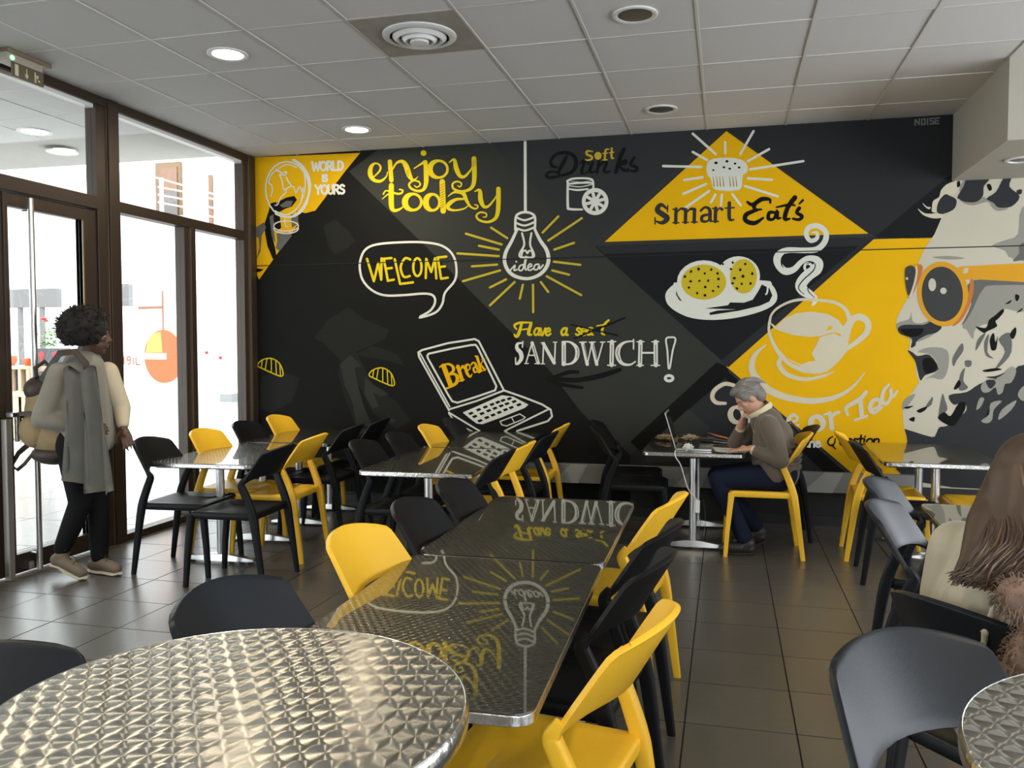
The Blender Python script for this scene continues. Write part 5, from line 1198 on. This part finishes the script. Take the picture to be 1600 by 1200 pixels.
caps(b, (P3(-.06, .0, .0), .078), (go(.655, 2.175, .985), .070), (go(.60, 2.11, .935), .045)); caps(b, (P3(-.06, -.04, -.02), .065), (go(.67, 2.13, .96), .065)); caps(b, (P3(-.04, .05, .0), .060), (go(.60, 2.20, 1.0), .045), (go(.555, 2.13, .93), .030), (go(.515, 2.10, .90), .012))
gh_ = blob('hair', b, .007, 4, brn_h, gr)
GD = [[P3(-.01, .03, .132), P3(-.045, .092, .05), go(.605, 2.175, 1.02), go(.552, 2.095, .945), go(.502, 2.070, .898)],
      [P3(-.02, .01, .136), P3(-.095, .055, .05), go(.632, 2.110, 1.00), go(.578, 2.060, .935), go(.530, 2.050, .900)],
      [P3(-.02, -.01, .136), P3(-.115, .0, .05), go(.665, 2.090, .99), go(.622, 2.050, .930), go(.572, 2.045, .895)],
      [P3(-.02, -.03, .134), P3(-.10, -.06, .045), go(.700, 2.090, .985), go(.675, 2.055, .925), go(.630, 2.045, .880)],
      [P3(-.01, -.04, .130), P3(-.06, -.092, .04), go(.750, 2.120, .975), go(.745, 2.080, .910), go(.715, 2.065, .850)]]
for mt_, cnt in ((brn_h, 760), (hl, 110)):
    st = MB()
    for k in range(cnt):
        t_ = random.uniform(0, 3.999); i_ = int(t_); f_ = t_-i_; sp = random.random()**.7
        pts = []
        for q in range(5):
            p = GD[i_][q].lerp(GD[i_+1][q], f_); w_ = (.004, .008, .014, .020, .022)[q]
            pts.append(p+V(random.uniform(-w_, w_), random.uniform(-w_, w_*.4), random.uniform(-w_, w_)*.6))
        pts = crom(pts, 3, False, False); n_ = len(pts); st.sweep(pts, [.0048*(1-.75*i/(n_-1)) for i in range(n_)], 4)
    st.build('strands', mt_, gh_, True)['kind'] = 'stuff'
# fluffy scarf at the right edge
fp_ = onY(1600, 1005, 1.98)
fu = nmat('mottled brown fur', (.20, .135, .10), .95, var=.75, vscale=28)
b = MB()
for k in range(26):
    t_ = k/25; c = V(-.015+.03*math.sin(6*t_)+.04*t_, .02*math.cos(5*t_), .10-.22*t_); b.ell(c, (random.uniform(.030, .045),)*3, None, 8, 6)
me = voxel(b, .008, 0); sc_ = finish(bpy.data.objects.new('fluffy_scarf', me), 'fluffy_scarf', fu, None, True); sc_.location = fp_
tag(sc_, 'mottled brown fluffy scarf hanging at the right edge over the blouse', 'scarf')
hb_ = MB()
for k in range(900):
    v_ = me.vertices[random.randrange(len(me.vertices))]; n_ = (v_.normal+V(random.uniform(-.7, .7), random.uniform(-.7, .7), random.uniform(-.7, .5))).normalized(); p0 = v_.co.copy()
    hb_.sweep([p0, p0+n_*.012, p0+n_*.018+V(0, 0, -.006)], [.0014, .0011, .0004], 3)
hb_.build('fur_tufts', fu, sc_, True)['kind'] = 'stuff'

# ------------------------------------------------------------------ things on the man's table
tz = TZ+.0008
lp = thing('laptop', 'open silver laptop seen edge on at the left of the wall table', 'laptop', (-.335, 6.20, tz), 0)
alu = nmat('laptop aluminium', (.55, .55, .56), .35, .8); kbd = nmat('keyboard black', (.02, .02, .02), .5)
MB().prism(rrect(.25, .35, .015, 4, .125, 0), 0, .014).build('base', alu, lp, bevel=.002)
kb = MB().box((.03, -.15, .0141), (.15, .15, .0155)).build('keyboard', kbd, lp)
MB().box((.165, -.05, .0141), (.235, .05, .0148)).build('touchpad', nmat('touchpad grey', (.4, .4, .4), .4), lp)
for i in range(4):
    for j in range(11): MB().box((.036+.028*i, -.145+.027*j, .0155), (.058+.028*i, -.123+.027*j, .018)).build('key', kbd, kb)
lid = MB(); Ml = Matrix.Translation((0, 0, .012)) @ Matrix.Rotation(R(-17), 4, 'Y'); lid.box((-.006, -.175, 0), (0, .175, .262), Ml); ld = lid.build('lid', alu, lp, bevel=.0015)
MB().box((.0002, -.165, .01), (.001, .165, .25), Ml).build('screen', nmat('screen dark glass', (.01, .012, .015), .1), ld)
# crumpled tissue
def crumple(name, lab, cat, loc, r, mat, seed, fl=(1, 1, .5), n=14):
    random.seed(seed); bm = bmesh.new(); bmesh.ops.create_icosphere(bm, subdivisions=4, radius=1)
    for v in bm.verts:
        d = noise.noise(v.co*2.3+Vector((seed, 0, 0)))*.55+abs(noise.noise(v.co*5+Vector((0, seed, 0))))*.5
        v.co = v.co*(.75+d)
    zmin = None
    for v in bm.verts: v.co = Vector((v.co.x*r*fl[0], v.co.y*r*fl[1], v.co.z*r*fl[2]))
    zmin = min(v.co.z for v in bm.verts)
    for v in bm.verts: v.co.z -= zmin
    me = bpy.data.meshes.new(name); bm.to_mesh(me); bm.free()
    o = bpy.data.objects.new(name, me); finish(o, name, mat, None, False); o.location = loc; return tag(o, lab, cat)
crumple('crumpled_tissue', 'white crumpled tissue beside the hinge of the laptop', 'tissue', (-.25, 5.975, tz), .032, nmat('tissue white', (.72, .70, .64), .9), 3, (1.1, .8, .75))
crumple('paper_bag', 'flattened brown paper bag at the back of the laptop table', 'bag', (-.44, 6.66, tz), .085, nmat('kraft paper', (.30, .20, .11), .85), 5, (1.0, .8, .25))
crumple('paper_bag', 'small torn brown wrapper next to the flattened paper bag', 'bag', (-.26, 6.66, tz), .055, nmat('kraft paper light', (.42, .32, .19), .85), 9, (1.2, .8, .4))
def sheet(name, lab, cat, loc, w, d, mat, rz=0, curl=.01, th=.0012, mesh_n=8):
    vs = []; fs = []
    for k in (0, 1):
        for j in range(mesh_n+1):
            for i in range(mesh_n+1):
                u, v = i/mesh_n-.5, j/mesh_n-.5; vs.append((u*w, v*d, k*th+curl*(4*u*u*.6+v*.4+.2)**2))
    m = (mesh_n+1)**2; n1 = mesh_n+1
    for j in range(mesh_n):
        for i in range(mesh_n):
            a = j*n1+i; fs.append((a, a+n1, a+n1+1, a+1)); a += m; fs.append((a, a+1, a+n1+1, a+n1))
    o = mesh_from(name, vs, fs, mat, None, True); o.location = loc; o.rotation_euler = (0, 0, R(rz)); return tag(o, lab, cat)
paper = nmat('white paper', (.78, .78, .78), .8)
sheet('paper_sheet', 'upper white paper sheet lying under the person\'s near hand', 'paper', (.03, 6.06, tz+.003), .21, .20, paper, 8, .012)
sheet('paper_sheet', 'lower white paper sheet right of the laptop', 'paper', (.015, 6.14, tz), .25, .22, paper, -6, .004)
mg = thing('folded_magazine', 'folded magazine with orange cover standing at the back of the laptop table', 'magazine', (-.03, 6.62, tz), R(6))
for k, (w_, tl, mt_) in enumerate(((.20, 4, paper), (.19, 9, nmat('grey print', (.25, .24, .25), .6)), (.17, 15, nmat('orange cover', (.55, .17, .05), .5)))):
    MB().box((-w_/2, -.07, 0), (w_/2, .07, .002), Matrix.Translation((0, .01*k, .004+.018*k)) @ Matrix.Rotation(R(tl), 4, 'Y') @ Matrix.Rotation(R(12*k), 4, 'Z')).build('page' if k < 2 else 'cover', mt_, mg)
pch = thing('dark_pouch', 'small dark pouch left of the folded magazine', 'pouch', (-.14, 6.55, tz)); b = MB(); b.ell((0, 0, .018), (.055, .04, .018), None, 16, 8); blob('pouch_body', b, .005, 2, nmat('pouch cloth', (.02, .02, .022), .7), pch); MB().cyl((-.04, 0, .036), (.04, 0, .036), .002, n=6).build('zip', chrome, pch)
# charger cable hanging down the near side
cb = thing('charger_cable', 'white laptop charger cable hanging off the table edge to a white adapter', 'cable', (-.33, 5.98, 0))
pts = crom([(-.0, .06, tz+.006), (-.005, -.06, tz+.006), (.0, -.082, tz-.03), (.035, -.085, .60), (.065, -.08, .50), (.09, -.07, .43), (.145, -.05, .36)], 5, False, False)
MB().sweep(pts, [.0035]*len(pts), 8).build('lead', white_pl, cb, True)
MB().box((.132, -.065, .27), (.165, -.035, .36)).build('adapter', white_pl, cb, bevel=.006)
pts = crom([(.15, -.05, .27), (.17, -.03, .20), (.15, .0, .12), (.19, .03, .10), (.20, .05, .22), (.18, .3, .30)], 4, False, False); MB().sweep(pts, [.0018]*len(pts), 6).build('thin_lead', nmat('cable grey', (.15, .15, .15), .5), cb, True)
# black bag behind the man, on the yellow chair's back
bgp = V(.44, 6.64, .4495)
bg = thing('shoulder_bag', 'black shoulder bag standing on the chair behind the seated man', 'bag', tuple(bgp))
b = MB(); b.ell((0, 0, .16), (.12, .11, .16), None, 18, 12); b.ell((.02, 0, .30), (.085, .09, .09), None, 14, 10); b.box((-.10, -.10, .01), (.10, .10, .12)); blob('bag_body', b, .008, 4, nmat('black nylon', (.012, .012, .013), .55), bg)
MB().sweep([(-.06, -.10, .30), (-.05, -.09, .385), (.03, -.07, .405), (.09, -.06, .33)], [(.010, .004)]*4, 8).build('strap', dbr, bg, True)
